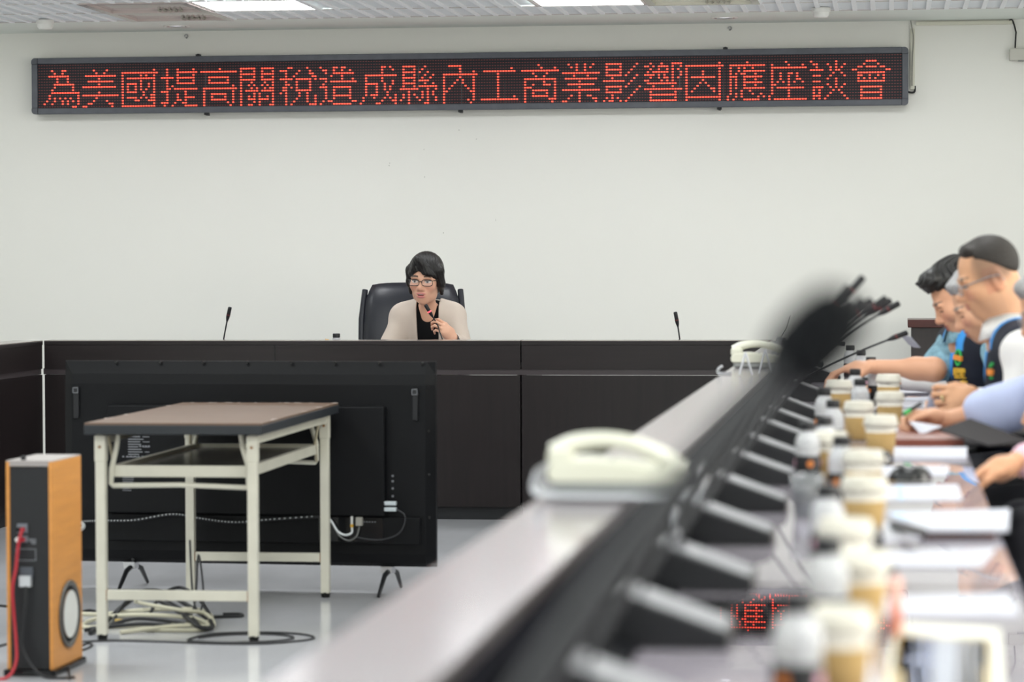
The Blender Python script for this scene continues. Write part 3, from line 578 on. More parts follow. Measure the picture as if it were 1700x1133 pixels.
# ================================================================== EXECUTIVE CHAIR
def chair(label, loc, rz, group):
    t = thing('office_chair', label, 'chair', loc, rz, group)
    bk = MB(); W = .265; nz, nx = 14, 12; vs = []
    for side in (0, 1):
        for i in range(nz+1):
            f = i/nz; zz = .52+f*.66; w = W*(.93+.07*math.sin(f*PI))*(1-.10*max(0, f-.86)/.14)
            for j in range(nx+1):
                u = -1+2*j/nx; crown = .022*(1-u*u)*(1 if f < .97 else .6)
                y = .20+f*.12-.035*math.sin(f*PI)
                ed = .055*(1-.65*abs(u)**6)*(1-.5*max(0, f-.9)/.1)
                top = -.012*(abs(u)**4)*(f > .95)
                vs.append((u*w, y-(ed+crown if side == 0 else -ed*.6), zz+top))
    q = (nz+1)*(nx+1); fs = []
    for sd in (0, 1):
        for i in range(nz):
            for j in range(nx):
                a_ = sd*q+i*(nx+1)+j; f_ = (a_, a_+1, a_+nx+2, a_+nx+1); fs.append(f_ if sd == 0 else f_[::-1])
    def rim(idx):
        for k in range(len(idx)-1): fs.append((idx[k], idx[k]+q, idx[k+1]+q, idx[k+1]))
    rim([i*(nx+1) for i in range(nz, -1, -1)]); rim([i*(nx+1)+nx for i in range(nz+1)]); rim([nz*(nx+1)+j for j in range(nx, -1, -1)]); rim(list(range(nx+1)))
    bk.add(vs, fs, True); b_ = obj('backrest', bk, LEATHERK, t)
    sm = MB(); sm.tube([(-.24, .175, .80), (0, .152, .80), (.24, .175, .80)], .004, 6); obj('seam', sm, BLACKP, b_)
    for s in (-1, 1): obj('side_bolster', MB().tube([(s*.262, .20, .54), (s*.275, .215, .75), (s*.275, .262, .98), (s*.262, .31, 1.14)], [.018, .020, .020, .016], 10), LEATHERK, b_)
    obj('seat', MB().box((0, -.04, .465), (.52, .52, .11), bevel=.045, seg=4), LEATHERK, t)
    for s in (-1, 1):
        ar = obj('armrest', MB().tube([(s*.29, -.24, .66), (s*.295, -.18, .685), (s*.295, .06, .685), (s*.29, .16, .66)], [.022, .028, .028, .022], 10), LEATHERK, t)
        obj('arm_support', MB().tube([(s*.27, -.08, .44), (s*.305, -.10, .50), (s*.305, -.12, .62), (s*.29, -.10, .67)], .016, 10), BLACKP, ar)
    obj('gas_column', MB().cyl((0, -.02, .09), (0, -.02, .42), .03), BLACKP, t)
    bs = MB()
    for k in range(5):
        an = k*2*PI/5+.3; bs.tube([(0, -.02, .11), (.30*math.cos(an), -.02+.30*math.sin(an), .075)], [.032, .02], 8)
    obj('star_base', bs, BLACKP, t)
    for k in range(5):
        an = k*2*PI/5+.3; x, y = .30*math.cos(an), -.02+.30*math.sin(an)
        obj('caster', MB().cyl((x-.02, y, .031), (x+.02, y, .031), .03, n=14), RUBBER, t)
    return t
CG = 'black leather office chairs'
ch0 = chair('black leather executive chair the woman sits in against the back wall', (-2.575, 15.36, 0), .10, CG)
seats = [(.62, 10.55, 'office chair of the man in the patterned shirt'), (.82, 9.7, 'office chair of the grey-haired man between the two vested men'), (.62, 9.0, 'office chair of the man in the white shirt and vest'),
         (.78, 8.3, 'office chair of the man writing in the pale blue shirt'), (.88, 7.1, 'office chair with curved black armrest beside the pink cuff'), (.58, 5.9, 'empty black office chair at the right edge, nearest the camera')]
for x, y, lab in seats: dup(ch0, (x, y, 0), -PI/2, lab, CG)
# ================================================================== CONFERENCE MICROPHONES
def microphone(label, base, tip, rz, group, bow=.05, lit=False, sc=1.0, path=None, foam=False):
    """wedge unit on the worktop with a gooseneck; base = rear-left top corner area, tip = end of the head (both world)"""
    t = thing('conference_microphone', label, 'microphone', (base[0], base[1], ZT), 0, group)
    b = Vector((0, 0, 0))
    R = Matrix.Rotation(rz, 3, 'Z')
    # wedge: rear edge high, sloping to the speaker (local +x before rz)
    w, d, h0, h1 = .155, .150, .076, .024
    vs = [R @ Vector(v) for v in [(0, -w/2, 0), (d, -w/2, 0), (d, w/2, 0), (0, w/2, 0), (0, -w/2, h0), (d, -w/2, h1), (d, w/2, h1), (0, w/2, h0)]]
    mb = MB().add(vs, [(3, 2, 1, 0), (4, 5, 6, 7), (0, 1, 5, 4), (1, 2, 6, 5), (2, 3, 7, 6), (3, 0, 4, 7)])
    bs = obj('base_unit', mb, BLACKP, t)
    mod = bs.modifiers.new('bevel', 'BEVEL'); mod.width = .004; mod.segments = 2
    top = MB().add([R @ Vector(v) for v in [(.006, -w/2+.006, h0+.0002), (d-.006, -w/2+.006, h1+.0026), (d-.006, w/2-.006, h1+.0026), (.006, w/2-.006, h0+.0002)]], [(0, 1, 2, 3)])
    obj('top_plate', top, mat('silver unit top', '3c3d44', .33, spec=.6), bs)
    bt = MB()
    for k in (-1, 0, 1): bt.box(R @ Vector((d*.7, k*.035, h1+.0145)), (.014, .02, .003), rot=R @ Matrix.Rotation(.334, 3, 'Y'))
    obj('button', bt, mat('grey button', '3a3c42', .5), bs)
    p0 = R @ Vector((.03, 0, h0-.006)); p2 = Vector(tip)-Vector((base[0], base[1], ZT))
    mid = (p0+p2)/2+Vector((0, 0, bow))
    pts = bez(p0, mid, p2, 22); hd = (pts[-1]-pts[-3]).normalized()
    if path: hd = (p2-(Vector(path[-1])-Vector((base[0], base[1], ZT)))).normalized()
    ne = p2-hd*.062
    pts = bez(p0, mid, ne, 22)
    if path: pts = smoothpath([p0]+[Vector(q)-Vector((base[0], base[1], ZT)) for q in path]+[ne], 8)
    obj('gooseneck', MB().tube(pts, .0038*sc*(1.5 if foam else 1), 8), mat('black gooseneck', '1b1c1f', .4), t)
    q = hd.to_track_quat('Z', 'Y').to_matrix()
    h = obj('microphone_head', MB().lathe([(r_*sc, z_) for r_, z_ in [(.0038, -.018), (.0085, .0), (.0098, .010), (.0098, .056), (.0085, .061), (.0, .062)]], ne, 18, q, caps=False), BLACKP, t)
    if foam: obj('foam_windscreen', MB().lathe([(.011, -.004), (.020, .004), (.0245, .02), (.025, .042), (.021, .058), (.011, .067), (.0, .069)], ne, 20, q, caps=False), mat('black foam', '17181a', .95, spec=.1, bump=(300, .6)), h)
    obj('light_ring', MB().lathe([(r_*sc, z_) for r_, z_ in [(.0100, .016), (.0104, .018), (.0104, .021), (.0100, .023)]], ne, 18, q, caps=False), mat('lit red ring', 'ff4a5a', .4, emit=1.5) if lit else mat('dark red ring', '5a2024', .4), h)
    return t
MG = 'gooseneck conference microphones'
mics = [(1.75, onY(1407, 506, 1.85)), (2.50, onY(1352, 545, 2.62)), (3.17, onY(1372, 528, 3.25)), (3.86, onY(1395, 508, 3.9)), (4.52, onY(1418, 498, 4.56)), (5.26, onY(1436, 496, 5.3)), (5.95, onY(1412, 474, 6.0)), (6.64, onY(1449, 497, 6.68)),
        (7.29, onY(1434, 459, 7.3)), (8.01, onY(1472, 494, 8.05)), (8.63, onY(1480, 498, 8.65)), (9.33, onY(1494, 503, 9.35)), (10.55, onY(1507, 552, 10.5)), (12.2, onY(1404, 572, 12.2))]
for k, (y, tip) in enumerate(mics):
    lab = 'huge blurred black gooseneck microphone nearest the camera on the right desk' if k == 0 else ('black gooseneck microphone with its head lowest, pointing at the bare forearm' if k == 12 else
          ('farthest black gooseneck microphone on the right desk' if k == 13 else 'black gooseneck microphone on the right desk, %s from the camera' % ORD[k]))
    microphone(lab, (-.362, y+.01, ZT), tip, 0, MG, bow=.055 if k != 12 else .015, sc=(2.0 if k == 0 else 1.35 if k == 1 else 1.0), foam=k == 0)
microphone('slim gooseneck microphone alone left of the woman on the back desk', (-3.44, 14.63, ZT), onY(382, 510, 14.63), PI/2, MG, bow=.012)
microphone('slim gooseneck microphone alone right of the woman on the back desk', (-1.06, 14.63, ZT), onY(1121, 518, 14.63), PI/2, MG, bow=.012)
WW = onY(751, 561, 14.97); WF = Vector((-.55, -.42, .66)).normalized(); WN = Vector((-.5, .75, -.45)); WN = (WN-WF*WN.dot(WF)).normalized()
WG = WW+WF*.108+WN*.016
wtip = onY(706, 506, 14.90); WP = onY(735, 567, 14.74)
microphone('gooseneck microphone with a red ring held by the seated woman', (WP.x+.004, 14.62, ZT), wtip, PI/2, MG, lit=True, path=[WP, WG*.6+WP*.4, WG])
# ================================================================== BOTTLES AND CUPS
def bottle(label, x, y, group, s=1.0, z=ZT, full=True):
    t = thing('drink_bottle', label, 'bottle', (x, y, z), random.uniform(0, 6), group)
    obj('body', MB().lathe([(.001, .0605), (.0285*s, .0605), (.029*s, .063), (.0275*s, .067), (.029*s, .071), (.029*s, .092), (.024*s, .106), (.0165*s, .116), (.0155*s, .122)], n=24, caps=False), BOTTLEC, t)
    obj('coffee', MB().lathe([(.001, .0), (.026*s, .0), (.029*s, .005), (.029*s, .060), (.001, .060)], n=24, caps=False), DRINK, t)
    obj('cap', MB().lathe([(.0185*s, .118), (.0190*s, .120), (.0190*s, .136), (.0175*s, .139), (.001, .139)], n=24, caps=False).lathe([(.0185*s, .118), (.001, .118)], n=24, caps=False), BLACKP, t)
    lb_ = obj('label', MB().lathe([(.0293*s, .022), (.0296*s, .024), (.0296*s, .058), (.0293*s, .060)], n=24, caps=False), LABELB, t)
    for an, m_ in ((.2, LBLORANGE), (1.9, LBLPINK), (3.6, LBLORANGE), (5.2, LBLPINK)):
        d = Vector((math.cos(an), math.sin(an), 0)); o_ = MB().cyl(d*.0290*s+Vector((0, 0, .042)), d*.0305*s+Vector((0, 0, .042)), .008*s, n=12); obj('print', o_, m_, lb_)
    return t
def cup(label, x, y, group, s=1.0):
    t = thing('coffee_cup', label, 'coffee cup', (x, y, ZT), random.uniform(0, 6), group)
    obj('cup_body', MB().lathe([(.001, .001), (.029*s, .001), (.030*s, .003), (.040*s, .092), (.001, .092)], n=28, caps=False), mat('white cup', 'd6d1c6', .5), t)
    obj('sleeve', MB().lathe([(.0300*s, .002), (.0312*s, .003), (.0386*s, .066), (.037*s, .067)], n=28, caps=False), mat('kraft sleeve', 'a98b57', .8, noise=(25, .05)), t)
    obj('lid', MB().lathe([(.0415*s, .082), (.0435*s, .083), (.0435*s, .092), (.0415*s, .095), (.039*s, .109), (.036*s, .111), (.034*s, .107), (.001, .107)], n=28, caps=False), LID, t)
    return t
kz = (EYE-ZT-.11)/.415
cups = [(1389, 1010), (1424, 915), (1404, 862), (1435, 792), (1434, 748), (1377, 718), (1462, 690), (1426, 667), (1477, 651), (1393, 632), (1475, 622)]
for k, (px, py) in enumerate(cups):
    p = onZ(px, py, ZT+.11)
    cup('kraft coffee cup with white lid nearest the camera, strongly blurred' if k == 0 else ('farthest kraft coffee cup on the right desk, by the bracelet wrist' if k == 10 else 'kraft coffee cup with white lid, %s from the camera' % ORD[k]), p.x, p.y, 'kraft coffee cups on the right desk', 1.04)
bts = [(1324, 985), (1374, 893), (1374, 805), (1397, 724), (1341, 700), (1370, 692), (1383, 664), (1369, 645), (1428, 629), (1420, 613), (1454, 604), (1446, 593), (1430, 582), (1412, 574)]
for k, (px, py) in enumerate(bts):
    p = onZ(px, py, ZT+.139)
    bottle('black-capped coffee bottle nearest the camera, strongly blurred' if k == 0 else ('farthest black-capped coffee bottle on the right desk' if k == 13 else 'black-capped coffee bottle on the right desk, %s from the camera' % ORD[k]), p.x, p.y, 'coffee bottles on the right desk', 1.0)
bottle('coffee bottle whose black cap shows over the desk left of the woman', -2.85, 14.72, 'coffee bottles on the right desk')
p = onZ(1340, 800, ZT+.07)
o = obj('water_cup', MB().lathe([(.001, .001), (.026, .001), (.034, .085), (.0335, .085), (.0255, .003), (.001, .003)], n=24, caps=False), CLEAR, None, (p.x, p.y, ZT)); tag(o, 'clear plastic cup beside the microphone units on the right desk', 'cup')
p = onY(546, 562, 14.45)
o = obj('paper_scrap', MB().box((0, 0, .002), (.02, .01, .004), rot=(0, .2, .4)), mat('amber scrap', 'd9b47c', .6), None, (p.x, 14.40, ZL)); tag(o, 'tiny amber scrap lying on the back desk ledge', 'scrap')
# ================================================================== TELEPHONES
def phone(label, loc, rz, cradle):
    t = thing('telephone', label, 'telephone', loc, rz, 'white desk telephones')
    # side profile runs along local x (handset along x), z up; width along y
    pr = [(-.105, .0), (-.112, .010), (-.110, .024), (-.098, .034), (-.055, .036), (.0, .032), (.06, .023), (.10, .015), (.112, .008), (.108, .0)]
    vs = [Vector((x, -.085, z)) for x, z in pr]+[Vector((x, .085, z)) for x, z in pr]; n = len(pr)
    mb = MB().add(vs, [tuple(range(n)), tuple(range(2*n-1, n-1, -1))]+[(i, n+i, n+(i+1) % n, (i+1) % n) for i in range(n)])
    bd = obj('body', mb, IVORY, t); md = bd.modifiers.new('bevel', 'BEVEL'); md.width = .006; md.segments = 3
    bd.location = (0, 0, .020)
    obj('grey_base', MB().box((-.004, 0, .016), (.196, .158, .026), bevel=.006), PHONEG, t)
    hs = MB(); path = smoothpath([(-.100, -.058, .066), (-.07, -.058, .083), (-.02, -.058, .090), (.03, -.058, .083), (.075, -.058, .064), (.108, -.058, .040)], 6)
    hs.tube(path, [.013+.006*abs(1-2*i/(len(path)-1))**2 for i in range(len(path))], 12)
    h = obj('handset', hs, mat('ivory handset', 'dadacb', .3, spec=.5), t)
    obj('earpiece', MB().box((-.090, -.058, .060), (.042, .05, .030), bevel=.008), IVORY, h); obj('mouthpiece', MB().box((.095, -.058, .036), (.042, .05, .026), bevel=.008), IVORY, h)
    kp = MB()
    for i in range(4):
        for j in range(3): kp.box((-.01+i*.022, .012+j*.022, .050-.006*i), (.014, .014, .006), rot=(0, .28, 0))
    obj('keypad', kp, PHONEG, t)
    return t
p = onZ(1015, 829, ZL); ph1 = phone('near white desk telephone blurred on the right desk ledge', (p.x+.01, p.y+.02, ZL+.012), .0, True)
t = thing('acrylic_stand', 'white acrylic tray stand under the near telephone', 'stand', (p.x+.01, p.y+.02, ZL))
ac = mat('milky acrylic', 'c9ccd2', .25, spec=.5)
st = MB()
pth = smoothpath([(-.128, -.02, .05), (-.135, -.02, .02), (-.11, -.02, .008), (0, -.02, .006), (.09, -.02, .006), (.125, -.02, .002), (.15, -.02, .008), (.145, -.02, .05)], 6)
vs = []; 
for q in pth: vs += [(q.x, -.105, q.z), (q.x, .085, q.z), (q.x, .085, q.z+.006), (q.x, -.105, q.z+.006)]
fs = [(4*i+k, 4*i+(k+1) % 4, 4*i+4+(k+1) % 4, 4*i+4+k) for i in range(len(pth)-1) for k in range(4)]+[(0, 1, 2, 3), tuple(4*(len(pth)-1)+k for k in (3, 2, 1, 0))]
for v in range(len(vs)): vs[v] = (vs[v][0], vs[v][1], max(vs[v][2], .0012))
st.add(vs, fs, True); obj('tray', st, ac, t)
obj('leg', MB().tube(smoothpath([(.095, -.10, .004), (.104, -.10, -.01), (.104, -.10, -.06), (.100, -.10, ZT-ZL+.002)]), .007, 8), ac, t)
p = onZ(1262, 611, ZL); ph2 = phone('far white desk telephone on the right desk ledge by the back desk', (-.475, p.y+.04, ZL), 0, False)
for k, (px, py) in enumerate(((1238, 585), (1269, 580))):
    pt = onY(px, py, 9.98+.10*k); w = .020
    o = MB()
    for s in (-1, 1): o.tube([(0, 0, pt.z-ZL), (s*.022, 0, .0035)], .0035, 8)
    o = obj('acrylic_easel', o, ac, None, (pt.x, 9.96+.13*k, ZL)); tag(o, 'clear inverted V easel leg in front of the far telephone, %s one' % ('left' if k == 0 else 'right'), 'easel', 'acrylic easel legs')
o = obj('clear_tray', MB().tube(smoothpath([(0, 0, .03), (-.016, 0, .018), (-.012, 0, .004), (.03, 0, .005)]), .005, 8), CLEAR, None, (-.582, 10.06, ZL)); tag(o, 'clear plastic clip beside the far telephone on the ledge', 'clip')
q = onY(1296, 584, 11.3)
t = thing('sign_holder', 'clear acrylic name holder with a thin wire behind the far telephone', 'sign holder', (q.x, 11.3, ZL), .3)
obj('panel', MB().box((-.02, 0, .05), (.004, .09, .10), rot=(0, .35, 0)).box((.02, 0, .05), (.004, .09, .10), rot=(0, -.35, 0)), CLEAR, t)
obj('wire', MB().tube([(0, 0, .1), (.022, 0, .135), (.036, 0, .18)], .0012, 6), CABK, t)
# ================================================================== PAPERS AND SMALL THINGS ON THE RIGHT WORKTOP
def sheet(name, label, cat, quad, t_, m_, z=ZT, prints=(), group=None, z2=None):
    q = [onZ(x, y, z+.0005) for x, y in quad]; c = sum(q, Vector())/4
    tp = thing(name, label, cat, (c.x, c.y, z+.0005), 0, group)
    obj('sheet', MB().slab([p-c for p in q], t_), m_, tp)
    for (u0, v0, u1, v1, pm) in prints:
        def uv(u, v): return (q[0]*(1-u)+q[1]*u)*(1-v)+(q[3]*(1-u)+q[2]*u)*v-c
        obj('print', MB().slab([uv(u0, v0), uv(u1, v0), uv(u1, v1), uv(u0, v1)], t_+.0004), pm, tp)
    return tp
lines = tuple((.06+.0*k, .1+.11*k, .9-.07*(k % 3), .13+.11*k, INKG) for k in range(8))
PG = 'papers on the right desk'
sheet('paper_stack', 'white paper stack pinched by the hand with the pink cuff', 'paper', [(1485, 746), (1606, 746), (1604, 764), (1478, 764)], .006, PAPER, group=PG)
sheet('paper_sheet', 'white sheet under the black mouse, below the pink-cuff hand', 'paper', [(1446, 776), (1576, 775), (1574, 790), (1442, 790)], .002, PAPER, group=PG)
sheet('paper_sheet', 'printed sheet with a pale blue stripe in front of the black mouse', 'paper', [(1453, 808), (1590, 806), (1598, 831), (1455, 833)], .002, PAPER, prints=lines+((.25, .05, .33, .95, INKB),), group=PG)
sheet('clipboard', 'brown clipboard under the wide printed papers at the right edge', 'clipboard', [(1520, 858), (1650, 856), (1652, 890), (1536, 890)], .010, BRICKF)
sheet('printed_document', 'wide printed document overhanging the right edge of the desk', 'paper', [(1470, 856), (1677, 850), (1674, 884), (1532, 884)], .006, PAPER, z=ZT+.011, prints=lines+((.02, .06, .12, .4, INKB), (.5, .3, .56, .95, INKB)), group=PG)
sheet('paper_sheet', 'white sheet between the coffee cup and the black phone', 'paper', [(1446, 868), (1490, 870), (1530, 893), (1462, 902)], .003, PAPER, prints=((.3, .3, .7, .8, INKG),), group=PG)
sheet('paper_sheet', 'long white sheet with a curled right end and a pen beside it', 'paper', [(1448, 921), (1652, 914), (1628, 942), (1456, 942)], .003, PAPER, group=PG)
sheet('paper_sheet', 'widest white sheet near the bottom right, behind the navy brochure', 'paper', [(1442, 996), (1676, 990), (1693, 1024), (1442, 1024)], .004, PAPER, group=PG)
sheet('brochure', 'navy brochure with gold border lying at the bottom right corner', 'brochure', [(1486, 1040), (1660, 1052), (1668, 1180), (1462, 1180)], .006, CREAMCARD,
      prints=((.04, .16, .92, 1.0, GOLD), (.07, .19, .40, 1.0, NAVY), (.40, .19, .60, 1.0, mat('pale grey print', '8f929d', .5)), (.60, .19, .88, 1.0, DARKPRINT)))
sheet('paper_sheet', 'small white slip at the bottom edge beside the nearest coffee cup', 'paper', [(1416, 1090), (1446, 1090), (1452, 1150), (1404, 1150)], .003, PAPER, group=PG)
sheet('folder', 'reddish brown leather folder lying left of the charcoal folder', 'folder', [(1490, 724), (1600, 724), (1600, 742), (1487, 742)], .020, BRICKF)
sheet('paper_sheet', 'white sheet under the pen of the writing man', 'paper', [(1478, 700), (1552, 700), (1560, 722), (1492, 722)], .002, PAPER, group=PG)
sheet('paper_stack', 'white papers lying in front of the man with the ring', 'paper', [(1483, 645), (1590, 643), (1592, 654), (1478, 656)], .006, PAPER, group=PG)
sheet('tablet', 'flat dark mauve tablet under the bracelet wrist', 'tablet', [(1484, 635), (1540, 634), (1546, 641), (1482, 642)], .010, mat('mauve tablet', '4a4048', .35))
sheet('paper_sheet', 'white paper with grey edge beside the second coffee cup row', 'paper', [(1470, 662), (1560, 660), (1556, 676), (1452, 678)], .003, PAPER, group=PG)
pq = [onZ(1132, 992, ZT+.006), onZ(1345, 992, ZT+.006), onZ(1352, 1052, ZT+.006), onZ(1108, 1052, ZT+.006)]; cq = sum(pq, Vector())/4  # added dark reflector, laid here so the red sign shows mirrored on the desk
t = thing('added_mirror_panel', 'flat black glossy panel added on the right desk to mirror the red sign', 'panel', (cq.x, cq.y, ZT+.0005))
obj('glass', MB().slab([p-cq-Vector((0, 0, .0)) for p in pq], .005), mat('black glass', '0b0b0d', .008, spec=.8), t)
def mouse(label, px, py, rz):
    p = onZ(px, py, ZT); t = thing('computer_mouse', label, 'mouse', (p.x, p.y, ZT+.003), rz, 'black computer mice')
    v = []; n = 12; mb = MB(); rings = []
    for i in range(8):
        f = i/7; zz = .034*math.sin(f*PI/2); rr_ = math.cos(f*PI/2)**.6
        rings.append((max(rr_, .02), zz))
    vs = [(.052*r_*math.cos(2*PI*k/20), .030*r_*math.sin(2*PI*k/20), zz) for r_, zz in rings for k in range(20)]
    fs = [(i*20+k, i*20+(k+1) % 20, (i+1)*20+(k+1) % 20, (i+1)*20+k) for i in range(7) for k in range(20)]
    mb.add(vs, fs, True); obj('shell', mb, BLACKG, t)
    obj('wheel', MB().cyl((-.024, -.004, .028), (-.024, .004, .028), .007, n=12), PHONEG, t)
    return t
mouse('black computer mouse on the white sheet by the pink-cuff hand', 1511, 800, .2); mouse('black mouse just right of the fifth coffee cup', 1462, 772, 1.2); mouse('black mouse left of the wide printed document', 1440, 906, 1.5)
def pen(label, a_, b_, m_, r=.0045, tipm=None):
    d = (Vector(b_)-Vector(a_)); c0 = Vector(a_); t = thing('pen', label, 'pen', c0, 0, 'pens')
    obj('barrel', MB().tube([Vector(), d*.9, d], [r, r, r*.3], 10), m_, t)
    if tipm: obj('grip', MB().tube([d*.55, d*.88], r*1.15, 10), tipm, t)
    return t
pen('thick black marker lying across the printed papers', onZ(1482, 872, ZT+.012), onZ(1540, 886, ZT+.026), BLACKP, .008)
pen('dark pen lying in front of the long white sheet', onZ(1456, 945, ZT+.006), onZ(1490, 944, ZT+.006), BLACKP, .005)
p = onZ(1487, 1062, ZT)
t = thing('highlighter', 'blurred orange highlighter standing behind the navy brochure', 'highlighter', (p.x, p.y, ZT)); obj('barrel', MB().lathe([(.001, 0), (.008, 0), (.008, .06), (.006, .062), (.001, .062)], n=14, caps=False), ORANGEP, t); obj('cap', MB().lathe([(.0085, .05), (.0085, .078), (.006, .085), (.001, .085)], n=14, caps=False), mat('pale orange cap', 'f0b8a6', .4), t)
# ================================================================== PEOPLE: one continuous skin surface each, grown from a smooth implicit field; clothes and hair are their own surfaces
class Field:
    def __init__(s, lo, hi, h):
        s.h = h; s.lo = np.array(lo, np.float32); n = np.ceil((np.array(hi)-np.array(lo))/h).astype(int)+1
        s.ax = [s.lo[i]+h*np.arange(n[i], dtype=np.float32) for i in range(3)]
        s.D = np.full(n, .2, np.float32)
    def _win(s, c0, c1, pad):
        sl = []
        for i in range(3):
            a = int(max(0, math.floor((min(c0[i], c1[i])-pad-s.lo[i])/s.h))); b = int(min(len(s.ax[i]), math.ceil((max(c0[i], c1[i])+pad-s.lo[i])/s.h)+1))
            if b <= a: return None
            sl.append(slice(a, b))
        return tuple(sl)
    def _pts(s, w):
        return s.ax[0][w[0]][:, None, None], s.ax[1][w[1]][None, :, None], s.ax[2][w[2]][None, None, :]
    def _blend(s, w, d, k, sub):
        A = s.D[w]
        if sub:
            if k > 0: h = np.maximum(k-np.abs(A+d), 0)/k; s.D[w] = np.maximum(A, -d)+h*h*k*.25
            else: s.D[w] = np.maximum(A, -d)
        else:
            if k > 0: h = np.maximum(k-np.abs(A-d), 0)/k; s.D[w] = np.minimum(A, d)-h*h*k*.25
            else: s.D[w] = np.minimum(A, d)
    def ell(s, c, r, R=None, k=.02, sub=False):
        c = np.array(c, float); r = np.array(r, float); m_ = max(r)+k+3*s.h; w = s._win(c-m_+max(r), c+m_-max(r), m_)
        if w is None: return s
        x, y, z = s._pts(w); p = [x-c[0], y-c[1], z-c[2]]
        if R is not None:
            R = np.array(R); p = [R[0, i]*p[0]+R[1, i]*p[1]+R[2, i]*p[2] for i in range(3)]
        q = [p[i]/r[i] for i in range(3)]; k0 = np.sqrt(q[0]**2+q[1]**2+q[2]**2); k1 = np.sqrt((q[0]/r[0])**2+(q[1]/r[1])**2+(q[2]/r[2])**2)
        s._blend(w, (k0*(k0-1)/np.maximum(k1, 1e-6)).astype(np.float32), k, sub); return s
    def cap(s, a, b, r0, r1=None, k=.02, sub=False):
        r1 = r0 if r1 is None else r1; a = np.array(a, float); b = np.array(b, float); w = s._win(a, b, max(r0, r1)+k+3*s.h)
        if w is None: return s
        x, y, z = s._pts(w); d = b-a; L2 = max(d@d, 1e-9)
        t = np.clip(((x-a[0])*d[0]+(y-a[1])*d[1]+(z-a[2])*d[2])/L2, 0, 1)
        dd = np.sqrt((x-a[0]-t*d[0])**2+(y-a[1]-t*d[1])**2+(z-a[2]-t*d[2])**2)-(r0+(r1-r0)*t)
        s._blend(w, dd.astype(np.float32), k, sub); return s
    def cut(s, fn):
        """keep only where fn(x,y,z) <= 0"""
        x, y, z = s._pts((slice(None),)*3); s.D = np.maximum(s.D, np.asarray(fn(x, y, z), np.float32)); return s
    def warp(s, fn):
        x, y, z = s._pts((slice(None),)*3); s.D = s.D+np.asarray(fn(x, y, z), np.float32); return s
    def mesh(s):
        D = s.D; I = D < 0; nx, ny, nz = [n-1 for n in D.shape]
        cnt = np.zeros((nx, ny, nz), np.int8); offs = [(a, b, c) for a in (0, 1) for b in (0, 1) for c in (0, 1)]
        for a, b, c in offs: cnt += I[a:a+nx, b:b+ny, c:c+nz]
        act = np.argwhere((cnt > 0) & (cnt < 8)); idx = np.full((nx, ny, nz), -1, np.int32); idx[tuple(act.T)] = np.arange(len(act))
        V = {o: D[act[:, 0]+o[0], act[:, 1]+o[1], act[:, 2]+o[2]] for o in offs}
        acc = np.zeros((len(act), 3)); n = np.zeros(len(act))
        for o in offs:
            for ax in range(3):
                if o[ax] == 0:
                    o2 = list(o); o2[ax] = 1; o2 = tuple(o2); a, b = V[o], V[o2]; mk = (a < 0) != (b < 0)
                    t = np.where(mk, a/np.where(mk, a-b, 1), 0); p = np.array(o, float)[None, :].repeat(len(act), 0); p[:, ax] = t
                    acc += p*mk[:, None]; n += mk
        P = (act+acc/np.maximum(n, 1)[:, None])*s.h+s.lo
        faces = []
        for ax in range(3):
            u, v = (ax+1) % 3, (ax+2) % 3
            A = np.moveaxis(I, ax, 0); ch = np.moveaxis(A[:-1] != A[1:], 0, ax); e = np.argwhere(ch)
            lim = [nx, ny, nz]; ok = (e[:, u] > 0) & (e[:, v] > 0) & (e[:, u] < lim[u]) & (e[:, v] < lim[v]); e = e[ok]
            def at(du, dv):
                q = e.copy(); q[:, u] -= du; q[:, v] -= dv; return idx[q[:, 0], q[:, 1], q[:, 2]]
            Q = np.stack([at(1, 1), at(0, 1), at(0, 0), at(1, 0)], 1); flip = ~I[e[:, 0], e[:, 1], e[:, 2]]
            Q[flip] = Q[flip][:, ::-1]; faces.append(Q)
        Fq = np.concatenate(faces); Fq = Fq[(Fq >= 0).all(1)]
        return P, Fq
def fobj(name, fld, material, parent, colour=None, smooth_it=0):
    P, Q = fld.mesh(); me = bpy.data.meshes.new(name)
    me.vertices.add(len(P)); me.vertices.foreach_set('co', P.astype(np.float32).ravel())
    me.loops.add(len(Q)*4); me.loops.foreach_set('vertex_index', Q.astype(np.int32).ravel())
    me.polygons.add(len(Q)); me.polygons.foreach_set('loop_start', (np.arange(len(Q))*4).astype(np.int32)); me.polygons.foreach_set('loop_total', np.full(len(Q), 4, np.int32))
    me.polygons.foreach_set('use_smooth', np.ones(len(Q), bool)); me.update(calc_edges=True); me.validate()
    if colour is not None:
        C_ = colour(P); at = me.color_attributes.new('tone', 'FLOAT_COLOR', 'POINT'); at.data.foreach_set('color', np.concatenate([C_, np.ones((len(P), 1))], 1).astype(np.float32).ravel())
    me.materials.append(material); return link(name, me, parent)
def A3(v): return np.array(v, float)
def unit(v): v = A3(v); return v/np.linalg.norm(v)
def ss(a, b, x): t = np.clip((x-a)/(b-a), 0, 1); return t*t*(3-2*t)
